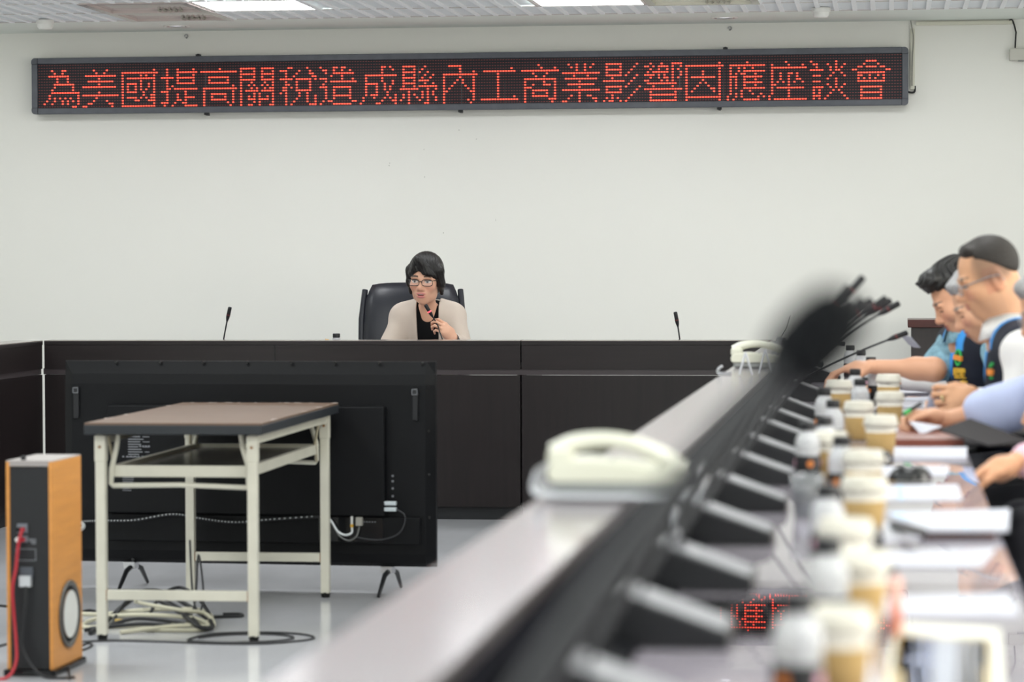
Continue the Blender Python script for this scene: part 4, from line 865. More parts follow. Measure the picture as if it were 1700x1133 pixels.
def hand(fd, wrist, fdir, nrm, side, curl, spread=.10, s=1.0, thumb=None, kk=.006):
    """palm and five fingers. fdir = direction of the fingers, nrm = direction the palm faces, side = +1 if the thumb lies towards cross(fdir, nrm)"""
    w = A3(wrist); f = unit(fdir); n = A3(nrm); n = unit(n-f*(n@f)); t = unit(np.cross(f, n))*side
    kn = [w+f*(.088*s)+t*(.030*s), w+f*(.093*s)+t*(.010*s), w+f*(.088*s)-t*(.011*s), w+f*(.078*s)-t*(.029*s)]
    for q, o in zip(kn, (.022, .008, -.008, -.022)): fd.cap(w+t*o*s*.9, q-f*.008*s, .0145*s, .0125*s, k=.014)
    fd.ell(w+f*.045*s+n*.006*s, (.03*s, .03*s, .03*s), k=.02)
    fd.ell(w+f*.03*s+t*.026*s+n*.008*s, (.022*s, .022*s, .022*s), k=.016)
    ln = [(.042, .026, .022), (.046, .030, .023), (.042, .027, .022), (.033, .020, .019)]; rd = (.0088, .0090, .0085, .0076)
    if not isinstance(curl[0], (list, tuple)): curl = [curl]*4
    tips = []
    for i in range(4):
        p = kn[i]; ang = 0; d0 = unit(f+t*spread*(1.2, .35, -.4, -1.2)[i])
        for j in range(3):
            ang += curl[i][j]; d = unit(d0*math.cos(ang)+n*math.sin(ang)); q = p+d*ln[i][j]*s
            fd.cap(p, q, rd[i]*s*(1-.07*j), rd[i]*s*(.93-.08*j), k=kk if j == 0 else .003); p = q
        tips.append(p)
    b0 = w+f*.022*s+t*.030*s+n*.006*s; th = thumb or (.9, .55, .45)
    d1 = unit(t*th[0]+f*th[1]+n*th[2]); p1 = b0+d1*.040*s; d2 = unit(d1*.55+f*.75+n*.30*(th[2] >= 0)); p2 = p1+d2*.032*s; d3 = unit(d2+n*.25-t*.25); p3 = p2+d3*.026*s
    fd.cap(b0, p1, .0145*s, .0115*s, k=.012); fd.cap(p1, p2, .0112*s, .0100*s, k=.003); fd.cap(p2, p3, .0100*s, .0080*s, k=.003)
    return tips, p3
def head_shape(fd, hc, R, s, male=True, mouth=0.0, jaw=1.0):
    T = lambda p: A3(hc)+R@(A3(p)*s)
    E_ = lambda c, r, k=.02, sub=False: fd.ell(T(c), A3(r)*s, R, k*s, sub)
    E_((0, .014, .045), (.074, .094, .082), .02)
    E_((0, -.018, -.02), (.064*jaw, .070, .085), .035)
    E_((0, -.058, -.088), (.026*jaw, .026, .022), .035)                 # chin
    for x in (-1, 1):
        E_((x*.045*jaw, -.01, -.065), (.018, .035, .028), .03)          # jaw corner
        E_((x*.037, -.058, -.018), (.024, .024, .022), .03)             # cheek
        E_((x*.030, -.0815, .024), (.024, .011, .009), .016)            # brow ridge
        E_((x*.032, -.094, .006), (.019, .0135, .0115), .012, True)     # socket
        E_((x*.032, -.0755, .006), (.0135, .0135, .0115), .004)         # eye
        fd.cap(T((x*.046, -.074, .0125)), T((x*.019, -.080, .0125)), .0042*s, .0042*s, .004*s)   # upper lid
        E_((x*.076, .012, -.004), (.009, .019, .030), .010)             # ear
        E_((x*.084, .010, .000), (.006, .010, .017), .006, True)
        E_((x*.077, .005, -.028), (.007, .009, .010), .006)
        E_((x*.0115, -.096, -.031), (.0085, .011, .0085), .010)         # nostril wing
    fd.cap(T((0, -.083, .016)), T((0, -.103, -.022)), .0075*s, .0105*s, .014*s)
    E_((0, -.106, -.026), (.0105, .011, .0095), .010)
    E_((0, -.076, -.056), (.030, .017, .020), .02)                      # muzzle
    E_((0, -.0925, -.0525-mouth*.2), (.0205, .0065, .0045), .006)       # lips
    E_((0, -.0905, -.0635-mouth), (.0175, .0068, .0055), .006)
    E_((0, -.101, -.058-mouth*.55), (.019, .013, .0012+mouth*.55), .004, True)
    return T
def face_tone(hc, R, s, skin, lips, brow, mouth=0.0, stubble=0, grey=None, irisshift=0.0, lid=0.0):
    skin, lips, brow = [np.array(lin(c)) for c in (skin, lips, brow)]
    def fn(P):
        L_ = ((P-A3(hc))@R)/s; x, y, z = L_.T; ax = np.abs(x); C_ = skin[None].repeat(len(P), 0).copy()
        n_ = .5+.5*np.sin(P[:, 0]*61+np.sin(P[:, 2]*47)*2)*np.sin(P[:, 1]*53+P[:, 2]*39); C_ *= (1+.05*(n_-.5))[:, None]
        def mix(mk, c): C_[:] = C_*(1-mk[:, None])+np.array(c)[None]*mk[:, None]
        hd_ = (np.abs(z) < .14) & (ax < .1) & (np.abs(y) < .13)
        mix(.35*hd_*ss(.03, .012, np.hypot(ax-.040, z+.022))*(y < -.03), lin('d58a78'))       # cheek
        mix(.25*hd_*ss(.020, .008, np.hypot(x, z+.028))*(y < -.09), lin('cf8872'))
        mix(.4*hd_*(ax > .07)*(y > -.03)*(y < .05)*(np.abs(z) < .04), lin('cc8168'))          # ears
        lipz = hd_*(y < -.075)*np.maximum(ss(1.25, .85, np.hypot(x/.0225, (z+.0525+mouth*.2)/.0055)), ss(1.25, .85, np.hypot(x/.0195, (z+.0640+mouth)/.0068)))
        mix(lipz, lips)
        if mouth > 0: mix(hd_*(y < -.06)*ss(1.1, .9, np.hypot(x/.0165, (z+.058+mouth*.55)/(.001+mouth*.5))), lin('7a3c3a')); mix(hd_*(y < -.06)*ss(1.1, .9, np.hypot(x/.0125, (z+.0555+mouth*.35)/(.0022))), lin('e9e2da'))
        bz = z-(.0275+.004*np.cos((ax-.032)/.02)); mix(.92*hd_*(y < -.05)*ss(.0052, .003, np.abs(bz+.10*(ax-.032)*(ax > .036)))*ss(.013, .016, ax)*ss(.054, .046, ax), brow)
        ez = np.hypot((ax-.032)/.0145, (z-.0045+.0045*lid)/(.0068-.0052*lid)); ey = hd_*(y < -.055)
        mix(ey*ss(1.15, .9, ez), lin('e6dfd8')); ir = np.hypot(ax-.032+np.sign(x)*irisshift, z-.005)
        mix(ey*ss(.0064, .0052, ir)*ss(1.2, 1.0, ez), lin('20130e'))
        mix(ey*ss(.0024, .0014, np.abs(z-.0112+.0105*lid+.12*(ax-.032)**2*60))*ss(.018, .015, np.abs(ax-.032)), lin('2a1a16'))   # lash line
        if stubble: mix(stubble*hd_*ss(-.035, -.06, z)*(y < .01)*(1-lipz), lin('6f6660'))
        if grey: grey(C_, x, y, z, mix)
        return C_
    return fn
SKINM = mat('skin', 'd0a184', .5, spec=.35, attr='tone')
def rotm(yaw=0, pitch=0, roll=0):
    return np.array((Matrix.Rotation(yaw, 3, 'Z') @ Matrix.Rotation(pitch, 3, 'X') @ Matrix.Rotation(roll, 3, 'Y')))
def torso(fd, J, o, lower=True, k=.05):
    p, c, sl, sr, nk = [A3(J[q]) for q in ('pelvis', 'chest', 'sl', 'sr', 'neck')]; g = J.get('girth', 1.0)
    for f in ((0, .25, .5, .75, 1.0) if lower else (.3, .5, .75, 1.0)):
        q = p*(1-f)+c*f; fd.ell(q, ((.160+.012*f)*g+o, (.112-.004*f)*g+o, .12+o*.5), k=k)
    fd.ell(c+A3((0, .01, .06)), (.165*g+o, .10*g+o, .10+o*.4), k=k)
    m_ = (sl+sr)/2
    fd.cap(sl, m_, .052+o, .062+o, k=k); fd.cap(sr, m_, .052+o, .062+o, k=k)
    for q in (sl, sr): fd.cap(nk*.75+m_*.25, q, .046+o*.8, .042+o, k=.04)
def arm(fd, J, sd, o, t0=0, t1=2, r=(.052, .045, .041, .029), k=.03):
    """t runs 0 shoulder .. 1 elbow .. 2 wrist"""
    S_, E_, W_ = A3(J['s'+sd]), A3(J['e'+sd]), A3(J['w'+sd])
    if t0 < 1: fd.cap(S_+(E_-S_)*t0, S_+(E_-S_)*min(t1, 1), r[0]+o, r[0]+(r[1]-r[0])*min(t1, 1)+o, k=k)
    if t1 > 1:
        a = max(t0-1, 0); b = t1-1; bulge = E_+(W_-E_)*.28
        fd.cap(E_+(W_-E_)*a, E_+(W_-E_)*b, r[2]+(r[3]-r[2])*a+o, r[2]+(r[3]-r[2])*b+o, k=k)
        if a < .2 and b > .4: fd.ell(bulge, (r[2]+o+.002,)*3, k=k)
def legs(fd, J, o, k=.04):
    for sd in 'lr':
        h_, k_, a_ = A3(J['h'+sd]), A3(J['k'+sd]), A3(J['a'+sd])
        fd.cap(h_, k_, .082+o, .058+o, k=k); fd.cap(k_, a_, .055+o, .036+o, k=k)
def wrinkle(amp, f=38): return lambda x, y, z: amp*(np.sin(f*(z+.5*x)+2.1*np.sin(f*.37*y))*np.sin(f*.55*(y+.6*z)+1.7*np.sin(f*.3*x)))
def seated(J):
    J.setdefault('pelvis', (0, .03, .57)); px, py, pz = J['pelvis']
    J.setdefault('hl', (.09, py-.02, .545)); J.setdefault('hr', (-.09, py-.02, .545))
    J.setdefault('kl', (.12, py-.40, .535)); J.setdefault('kr', (-.12, py-.40, .535))
    J.setdefault('al', (.13, py-.36, .10)); J.setdefault('ar', (-.13, py-.36, .10)); return J
def person(label, loc, rz, J, H, handfn, skin='d6a688', lips='b5685c', brow='2a2220', h=.0036, group=None):
    """J joints in the person's own frame (facing -y), H head dict. Returns the root; clothes are added by the caller"""
    J.pop('neck_w', None); J = seated(J); R = rotm(*H['rot']); hc = A3(H['c']); s = H.get('s', 1.0)
    allp = np.array([J[q] for q in J if q != 'girth']+[H['c']]); lo = allp.min(0)-.24; hi = allp.max(0)+.24; lo[2] = max(lo[2], -.01)
    fd = Field(lo, hi, h); torso(fd, J, -.016); 
    for sd in 'lr': arm(fd, J, sd, -.004)
    legs(fd, J, -.012)
    for sd in 'lr': a = A3(J['a'+sd]); fd.cap(a, a+A3((0, -.15, -.06)), .032, .026, k=.03)
    head_shape(fd, hc, R, s, mouth=H.get('mouth', 0), jaw=H.get('jaw', 1))
    nk = A3(J['neck']); nb = hc+R@(A3((0, .030, -.055))*s)
    nr = H.get('neck', .056); fd.cap(nk+A3((0, .005, -.05)), nb, nr, nr*.93, k=.035)
    handfn(fd)
    t = thing('person', label, 'person', loc, rz, group)
    b_ = fobj('body', fd, SKINM, t, face_tone(hc, R, s, skin, lips, brow, H.get('mouth', 0), H.get('stubble', 0), H.get('grey'), H.get('iris', 0), H.get('lid', 0)))
    return t, R, hc, s
def garment(name, parent, J, m_, build, pad=.14, h=.006, colour=None):
    allp = np.array([J[q] for q in J if q != 'girth']); lo = allp.min(0)-pad-.06; hi = allp.max(0)+pad+.06; lo[2] = max(lo[2], -.01)
    fd = Field(lo, hi, h); build(fd); return fobj(name, fd, m_, parent, colour)
def shoes(t, J, m_):
    for sd in 'lr':
        a = A3(J['a'+sd]); fd = Field(a-A3((.08, .26, .10)), a+A3((.08, .10, .06)), .005)
        fd.cap(a+A3((0, .03, -.055)), a+A3((0, -.15, -.063)), .042, .036, k=.02); fd.cap(a+A3((0, .01, -.02)), a+A3((0, -.05, -.05)), .045, .04, k=.02)
        fd.cut(lambda x, y, z: .003-z+0*x+0*y); fobj('shoe', fd, m_, t)
def glasses(t, T, R, m_, lensm, half=True, w=.0262, hh=.0150, y=-.097, r=.0013, zc=.004):
    mb = MB(); parts = []
    def rr_(x0, n=28):
        out = []
        for k in range(n+1):
            a = 2*PI*k/n; c_, s_ = math.cos(a), math.sin(a); e = 2/3.2
            out.append((x0+w*math.copysign(abs(c_)**e, c_), y+.30*abs(x0+w*c_)**2*8*.25, zc+hh*math.copysign(abs(s_)**e, s_)))
        return out
    g = None
    for sx in (-1, 1):
        loop = rr_(sx*.0335); mb.tube([T(q) for q in loop], r*1.0, 6)
        mb.tube([T((sx*.058, y+.006, zc+.010)), T((sx*.068, y+.03, zc+.010)), T((sx*.0785, -.01, zc+.012)), T((sx*.081, .018, zc+.008)), T((sx*.079, .032, zc-.014))], r*1.1, 6)
        mb.tube([T((sx*.0335+sx*w*.9, y+.002, zc+.010)), T((sx*.060, y+.008, zc+.010))], r*1.2, 6)
    mb.tube([T((-.009, y, zc+.004)), T((0, y-.003, zc+.007)), T((.009, y, zc+.004))], r*1.1, 6)
    g = obj('glasses', mb, m_, t)
    for sx in (-1, 1):
        lp_ = [T(q) for q in rr_(sx*.0335, 20)[:-1]]; l_ = MB().add(lp_, [tuple(range(len(lp_)))]); obj('lens', l_, lensm, g)
    return g
LENS = mat('spectacle lens', 'ffffff', .03, spec=.5, alpha=.10)
HAIRK = mat('black hair', '0f0c0b', .42, spec=.45, bump=(26, .9, (9, 2, 2)))
HAIRDK = mat('dark salt hair', '2b2724', .55, spec=.3, bump=(60, .8, (3, 1, 3)))
HAIRG = mat('grey hair', '9b9a9b', .55, spec=.35, bump=(40, .9, (6, 2, 2)))
TROUS = mat('dark trousers', '22232a', .8)
SHOEM = mat('black shoe leather', '131313', .35)
BEIGE = mat('beige blazer cloth', 'cabdb1', .8, spec=.2, noise=(5, .03), bump=(500, .08))
BLKTOP = mat('black top', '0c0c0e', .85, spec=.2)
VESTM = mat('navy vest cloth', '1a2030', .75, spec=.25, attr='tone')
WSHIRT = mat('white shirt cotton', 'e6e4e2', .8, spec=.2, noise=(7, .02))
BSHIRT = mat('pale blue shirt cotton', 'b6c0e0', .8, spec=.2, noise=(7, .03))
PSHIRT = mat('pale pink shirt cotton', 'e3bccb', .8, spec=.2, noise=(7, .03))
AQUA = mat('aqua patterned shirt', '7ea3b3', .8, spec=.2, noise=(42, .38))
def eyesT(hc, R, s): return lambda p: Vector((A3(hc)+R@(A3(p)*s)).tolist())
def taper(fd, fn, amt):
    fd.warp(lambda x, y, z: amt*(1-ss(0, .030, fn(x, y, z))))
def hair_cap(fd, T3, R, s, up=.012, side=.008, back=.010, front=-.088, hl=.078, k=.012):
    """short men's cap of hair over the skull; hl = hairline height on the forehead"""
    fd.ell(T3((0, .014, .045)), A3((.074+side, .094+back, .082+up))*s, R, .001)
def head_local(hc, R, s):
    def fn(x, y, z):
        dx, dy, dz = x-hc[0], y-hc[1], z-hc[2]
        return [(R[0, i]*dx+R[1, i]*dy+R[2, i]*dz)/s for i in range(3)]
    return fn
def hair(name, t, hc, R, s, m_, build, h=.003, r=.2):
    fd = Field(A3(hc)-r, A3(hc)+r, h); build(fd, head_local(hc, R, s), lambda p: A3(hc)+R@(A3(p)*s)); return fobj(name, fd, m_, t)
# ------------------------------------------------------------------ the seated woman
wx, wy = -2.46, 15.36
def wl(p): return (p[0]-wx, p[1]-wy, p[2])
J = dict(pelvis=(.0, .10, .57), chest=(.02, -.09, .92), neck=(.015, -.165, 1.06), sl=(.130, -.10, .995), sr=(-.125, -.10, .998), neck_w=(.015, -.12, 1.10),
         el=(.205, -.18, .80), wl=wl(WW), er=(-.205, -.20, .79), wr=(-.13, -.42, .825), girth=.84)
def wh(fd):
    # left hand (camera right) closed round the gooseneck, palm to her right
    hand(fd, J['wl'], WF, WN, -1, [(.50, .95, .7), (.60, 1.0, .7), (.70, 1.0, .7), (.80, 1.0, .7)], .04, .93, thumb=(.45, .75, .75), kk=.005)
    hand(fd, J['wr'], (.3, -1, -.10), (0, -.1, -1), -1, (.1, .25, .2), .1, .9)
H = dict(c=wl((-2.442, 15.095, 1.193)), rot=(-.09, .10, .03), s=1.08, mouth=.0046, neck=.044, jaw=.86, iris=.0)
t, R, hc, s = person('woman with short black hair and glasses in a beige blazer, speaking into a held microphone', (wx, wy, 0), 0, J, H, wh, skin='dcab90', lips='c97f7c', brow='2b211e', h=.0028)
T = eyesT(hc, R, s)
def hb(fd, LF, T3):
    fd.ell(T3((0, .018, .052)), A3((.086, .106, .092))*s, R, .01)
    fd.ell(T3((0, .062, -.005)), A3((.074, .060, .085))*s, R, .03)
    for x in (-1, 1):
        fd.cap(T3((x*.074, -.020, .055)), T3((x*.080, -.012, -.012)), (.022 if x < 0 else .026)*s, (.013 if x < 0 else .019)*s, k=.02)
        fd.cap(T3((x*.079, -.008, -.010)), T3((x*.078, .018, -.062)), (.013 if x < 0 else .019)*s, .009*s, k=.02)
    def f(x, y, z):
        a, b, c = LF(x, y, z)
        # face window under the fringe, wider towards her right (camera left)
        win = np.sqrt(((a+.004)/.064)**2+((c+.048)/.104)**2)-1
        fringe = .048+.040*np.exp(-((a+.026)/.026)**2)-.12*np.maximum(a, 0)
        face = np.maximum(np.maximum(win*.06, (b+.030)), c-fringe)
        return np.maximum(-face, -.115-c)*s
    fd.cut(f)
    for k in range(9):      # swept fringe strands
        u = k/8; fd.cap(T3((-.022+.016*u, -.078-.010*u, .118-.012*u)), T3((.010+.055*u, -.090+.018*u*u, .048-.012*u)), .012*s, .006*s, k=.012)
    for k in range(4):
        u = k/3; fd.cap(T3((-.026-.01*u, -.074+.012*u, .112-.006*u)), T3((-.050-.018*u, -.074+.03*u, .052-.014*u)), .009*s, .005*s, k=.012)
    fd.warp(lambda x, y, z: .0006*np.sin(420*(x+.35*z)+3*np.sin(40*y)))
hair('hair', t, hc, R, s, HAIRK, hb, .0026)
glasses(t, T, R, mat('black glasses frame', '17120f', .35), LENS, r=.0019, hh=.0155, w=.027, y=-.101, zc=.001)
er = MB().tube([T((.082, .004, -.034)), T((.083, .004, -.048))], .0035, 8); obj('earring', er, mat('dark earring', '201c1c', .3), t)
def top(fd):
    torso(fd, J, .002); fd.cut(lambda x, y, z: z-(1.018+16*(x-.015)**2+1.3*np.maximum(y+.15, 0)))
    fd.cap(A3(J['neck'])+A3((.0, -.06, .045)), A3(J['neck'])+A3((0, -.02, .16)), .052, .058, k=.01, sub=True)
garment('black_top', t, J, BLKTOP, top, h=.005)
def blz(fd):
    torso(fd, J, .014); arm(fd, J, 'l', .016, 0, 1.72, k=.035); arm(fd, J, 'r', .016, 0, 1.85, k=.035)
    for sd, sx in (('l', 1), ('r', -1)): fd.ell(A3(J['s'+sd])+A3((sx*.014, 0, .012)), (.048, .056, .046), k=.03)
    for sx in (-1, 1): fd.cap((.015+sx*.058, -.105, 1.055), A3(J['sl' if sx > 0 else 'sr']), .022, .05, k=.05)
    fd.warp(wrinkle(.0030, 30))
    def cut(x, y, z):
        open_ = np.maximum(np.abs(x-.016)-.060+.03*np.clip(1.0-z, 0, .2), y+.07)       # open front
        nk = np.sqrt((x-.015)**2+((y+.150)*.85)**2)-.062; nk = np.maximum(nk, 1.01-z)
        return np.maximum(np.maximum(-open_, -nk), .50-z)
    fd.cut(cut)
garment('blazer', t, J, BEIGE, blz, h=.0045)
def trs(fd): 
    fd.ell(J['pelvis'], (.165, .125, .11), k=.03); legs(fd, J, .006)
garment('trousers', t, J, TROUS, trs, h=.008); shoes(t, J, SHOEM)
W0 = Vector(J['wl']); E0 = Vector(J['el']); dW = (W0-E0).normalized(); q = dW.to_track_quat('Z', 'Y').to_matrix()
wt = obj('wristwatch', MB().lathe([(.0285, -.009), (.031, -.007), (.031, .007), (.0285, .009)], W0-dW*.016, 24, q, caps=False), mat('black watch strap', '1a1a1d', .4), t)
wn = Vector((.45, -1, .2)); wn = (wn-dW*wn.dot(dW)).normalized()
obj('watch_face', MB().cyl(W0-dW*.016+wn*.029, W0-dW*.016+wn*.0345, .013, n=16), mat('watch face', '2e3036', .15), wt)
# ------------------------------------------------------------------ men along the right desk (facing -x in the room; their left side is towards the camera)
def menframe(x0, y0, ph=0):
    c_, s_ = math.cos(-PI/2+ph), math.sin(-PI/2+ph)
    return lambda X, Y, Z: ((X-x0)*c_+(Y-y0)*s_, -(X-x0)*s_+(Y-y0)*c_, Z)
NAVYV = np.array(lin('171d2b')); LINING = np.array(lin('3f93dc'))
def vest(fd, J, drop=.5, nw=.075):
    torso(fd, J, .020, k=.05)
    nk = A3(J['neck'])
    for sd in 'lr': S_ = A3(J['s'+sd]); sx = 1 if sd == 'l' else -1; fd.ell(S_+A3((sx*.052, 0, -.035)), (.052, .085, .10), k=.01, sub=True)
    def cut(x, y, z):
        v = np.abs(x)-.0005-.26*np.maximum(z-(nk[2]-.13), 0); v = np.maximum(v, y-(nk[1]-.03))
        ring = np.sqrt(x**2+(y-nk[1])**2)-nw; ring = np.maximum(ring, nk[2]-.07-z)
        return np.maximum(np.maximum(-v, -ring), drop-z)
    fd.cut(cut)
def vest_tone(J):
    nk = A3(J['neck'])
    def fn(P):
        x, y, z = P.T; e = np.abs(x)-.0005-.26*np.maximum(z-(nk[2]-.13), 0)
        front = ss(.034, .026, e)*(y < nk[1]+.02)*ss(nk[2]-.17, nk[2]-.13, z)
        ring = ss(.040, .030, np.sqrt(x**2+(y-nk[1])**2)-.075)*(z > nk[2]-.06)
        mk = np.clip(np.maximum(front, ring), 0, 1)[:, None]
        return NAVYV[None]*(1-mk)+LINING[None]*mk
    return fn
def collar(t, J, m_, r=.064, hgt=.035):
    nk = Vector(J['neck']); mb = MB(); n = 24; vs = []
    for k in range(n+1):
        a = PI*.5+.25+(2*PI-.5)*k/n-PI; x, y = math.cos(a), math.sin(a)
        a2 = -PI/2+.22+(2*PI-.44)*k/n; x, y = math.cos(a2), math.sin(a2); fr = max(0, -y)
        vs += [nk+Vector((x*r, y*r*1.05-.0, -.012-.02*fr)), nk+Vector((x*r*.96, y*r*1.0, hgt-.02*fr)), nk+Vector((x*(r+.012), y*(r+.014), -.010-.03*fr))]
    fs = []
    for k in range(n): fs += [(3*k, 3*k+3, 3*k+4, 3*k+1), (3*k+1, 3*k+4, 3*k+5, 3*k+2)]
    mb.add(vs, fs, True); c_ = obj('collar', mb, m_, t); md = c_.modifiers.new('thickness', 'SOLIDIFY'); md.thickness = .003; return c_
def embroider(t, name, J, strokes, x, zt, m_, fy, h=.010):
    """flat stitched marks on the vest chest; fy(x,z) gives the surface depth"""
    mb = MB()
    for (x0, z0, x1, z1, w_) in strokes:
        a = Vector((x+x0, 0, zt+z0)); b = Vector((x+x1, 0, zt+z1)); d = (b-a); nn = Vector((-d.z, 0, d.x)).normalized()*w_/2
        q = [a+nn, a-nn, b-nn, b+nn]
        for p in q: p.y = fy(p.x, p.z)-.004
        mb.add([*q, *[p+Vector((0, .008, 0)) for p in q]], [(0, 1, 2, 3), (7, 6, 5, 4)]+[(i, i+4, (i+1) % 4+4, (i+1) % 4) for i in range(4)])
    return obj(name, mb, m_, t)
def surf(o):
    """depth of a garment's front surface at (x, z)"""
    me = o.data; n = len(me.vertices); co = np.empty(n*3, np.float32); me.vertices.foreach_get('co', co); co = co.reshape(-1, 3)
    def fy(x, z):
        d = (co[:, 0]-x)**2+(co[:, 2]-z)**2; mk = d < .012**2
        return float(co[mk, 1].min()) if mk.any() else float(co[np.argmin(d), 1])
    return fy
YEL = mat('yellow stitching', 'dfb23a', .7); GRN = mat('green stitching', '2fae57', .7); ORG = mat('orange stitching', 'e08a34', .7)
def logo(t, J, o, x, z, sc=1.0, style=0):
    fy = surf(o); r = .022*sc
    if style == 0:
        arc = [(r*.7*math.cos(a), r*1.2*math.sin(a), r*.7*math.cos(a+.5), r*1.2*math.sin(a+.5), .006) for a in np.linspace(0, 2*PI, 12, endpoint=False)]
        embroider(t, 'green_emblem', J, arc, x, z, GRN, fy)
        embroider(t, 'orange_band', J, [(-.024*sc, .002, .024*sc, -.004, .017*sc)], x, z, ORG, lambda a, b: fy(a, b)-.002)
    else:
        embroider(t, 'green_emblem', J, [(-.002, .016, .010, .024, .008), (.003, .019, .014, .027, .006), (0, -.016, .005, -.020, .006)], x, z, GRN, fy)
        embroider(t, 'orange_band', J, [(-.024*sc, .003, .024*sc, .003, .016*sc), (-.018*sc, -.005, .020*sc, -.005, .010)], x, z, ORG, lambda a, b: fy(a, b)-.002)
LI = [(-.5, .42, .5, .42), (-.5, .05, .5, .05), (-.5, .42, -.5, .05), (.5, .42, .5, .05), (0, .42, 0, -.5), (-.5, .24, .5, .24), (-.4, -.2, .4, -.2), (-.55, -.5, .55, -.5)]
SHI = [(-.55, .4, .55, .4), (0, .55, 0, -.5), (-.35, .24, .35, .24), (-.35, .05, .35, .05), (-.35, .24, -.35, .05), (.35, .24, .35, .05), (-.4, -.1, .4, -.1), (-.55, -.24, .55, -.24), (-.4, -.38, .4, -.38), (.4, -.1, .4, -.38), (-.2, -.5, 0, -.45)]
YANG = [(-.55, .25, -.1, .25), (-.32, .55, -.32, -.5), (-.32, .2, -.55, -.15), (-.3, .1, -.1, -.1), (0, .5, .5, .5), (0, .2, .5, .2), (0, .5, 0, .2), (.5, .5, .5, .2), (-.02, .06, .55, .06), (.05, -.15, .5, -.15), (.5, -.15, .4, -.5), (.15, -.15, -.05, -.45), (.32, -.15, .15, -.5)]
QING = [(-.5, .45, -.35, .3), (-.55, .15, -.4, 0), (-.5, -.5, -.3, -.1), (-.15, .3, .5, .3), (.18, .55, .18, -.5), (-.2, 0, .55, 0), (-.05, -.3, .4, -.3)]
def glyph(g, cx, cz, w_, h_): return [(cx+a*w_, cz+b*h_, cx+c*w_, cz+d*h_, .0045) for a, b, c, d in g]
# ---- man in the patterned shirt and vest, reaching
f_ = menframe(.460, 10.5, .35)
J = dict(pelvis=(0, .04, .57), chest=(0, -.14, .91), neck=(0, -.215, 1.035), sl=(.19, -.16, .99), sr=(-.19, -.17, .99),
         el=f_(.40, 9.98, .78), wl=f_(.26, 9.95, .72), er=f_(.150, 10.40, .905), wr=f_(-.075, 10.40, .915), girth=1.06)
def mh(fd):
    hand(fd, J['wr'], A3(J['wr'])-A3(J['er'])+A3((0, 0, -.03)), (0, .2, -1), 1, (.35, .5, .4), .06, 1.0)
    hand(fd, J['wl'], (.1, -1, -.25), (-.5, 0, -1), -1, (.5, .5, .4), .05, 1.0)
H = dict(c=f_(.245, 10.40, 1.160), lid=1, rot=(-.24, .58, 0), s=1.05, neck=.060, jaw=1.05, stubble=.12)
t, R, hc, s = person('man with black swept-up hair, patterned aqua short sleeves and navy vest, arm reaching out', (.460, 10.5, 0), -PI/2+.35, J, H, mh, skin='cf9c7e', lips='b0685c', brow='1e1817', h=.0036, group=None)
def hb(fd, LF, T3):
    hair_cap(fd, T3, R, s, .020, .010, .012)
    fd.cap(T3((-.035, -.058, .104)), T3((.035, -.058, .104)), .034*s, .034*s, k=.03)
    for q in range(7): fd.cap(T3((-.042+.014*q, -.068, .088)), T3((-.040+.0135*q, -.092-.004*(q % 2), .112+.006*(q % 3))), .012*s, .005*s, k=.008)
    def f(x, y, z):
        a, b, c = LF(x, y, z); hl = np.where(b < -.02, .074-.45*np.maximum(b+.07, 0), .05-.9*(b+.02)); hl = np.maximum(hl, -.06)
        return (hl-c)*.8*s
    taper(fd, lambda x, y, z: -f(x, y, z)/s, .006*s); fd.cut(f); fd.warp(lambda x, y, z: .0030*np.sin(210*(x+.5*y)+4*np.sin(60*z)))
hair('hair', t, hc, R, s, HAIRK, hb)
def sh_(fd):
    torso(fd, J, .008); [arm(fd, J, sd, .014, 0, .80) for sd in 'lr']; fd.warp(wrinkle(.002)); nk = A3(J['neck'])
    fd.cut(lambda x, y, z: np.maximum(-(np.maximum(np.sqrt(x**2+(y-nk[1])**2)-.062, nk[2]-.03-z)), .52-z))
garment('patterned_shirt', t, J, AQUA, sh_); collar(t, J, AQUA)
v = garment('vest', t, J, VESTM, lambda fd: vest(fd, J), h=.0055, colour=vest_tone(J))
logo(t, J, v, .078, .950, 1.0, 0); fy = surf(v)
embroider(t, 'stitched_writing', J, glyph(LI, .094, .896, .026, .034)+glyph(SHI, .094, .852, .026, .034)+glyph(YANG, .061, .893, .026, .036)+glyph(QING, .059, .840, .026, .036), 0, 0, YEL, fy)
def trs(fd): fd.ell(J['pelvis'], (.175, .13, .11), k=.03); legs(fd, J, .006)
garment('trousers', t, J, TROUS, trs, h=.009); shoes(t, J, SHOEM)
pq = [onY(1494, 556, 10.62), onY(1512, 560, 10.60), onY(1528, 578, 10.62), onY(1508, 572, 10.66)]
cpt = sum(pq, Vector())/4; o = thing('held_paper', 'folded white paper held up beyond the reaching arm', 'paper', cpt)
obj('sheet', MB().slab([p-cpt for p in pq], .002).slab([p-cpt for p in (pq[0], pq[3], pq[2], onY(1516, 577, 10.70))], .0015), PAPER, o)
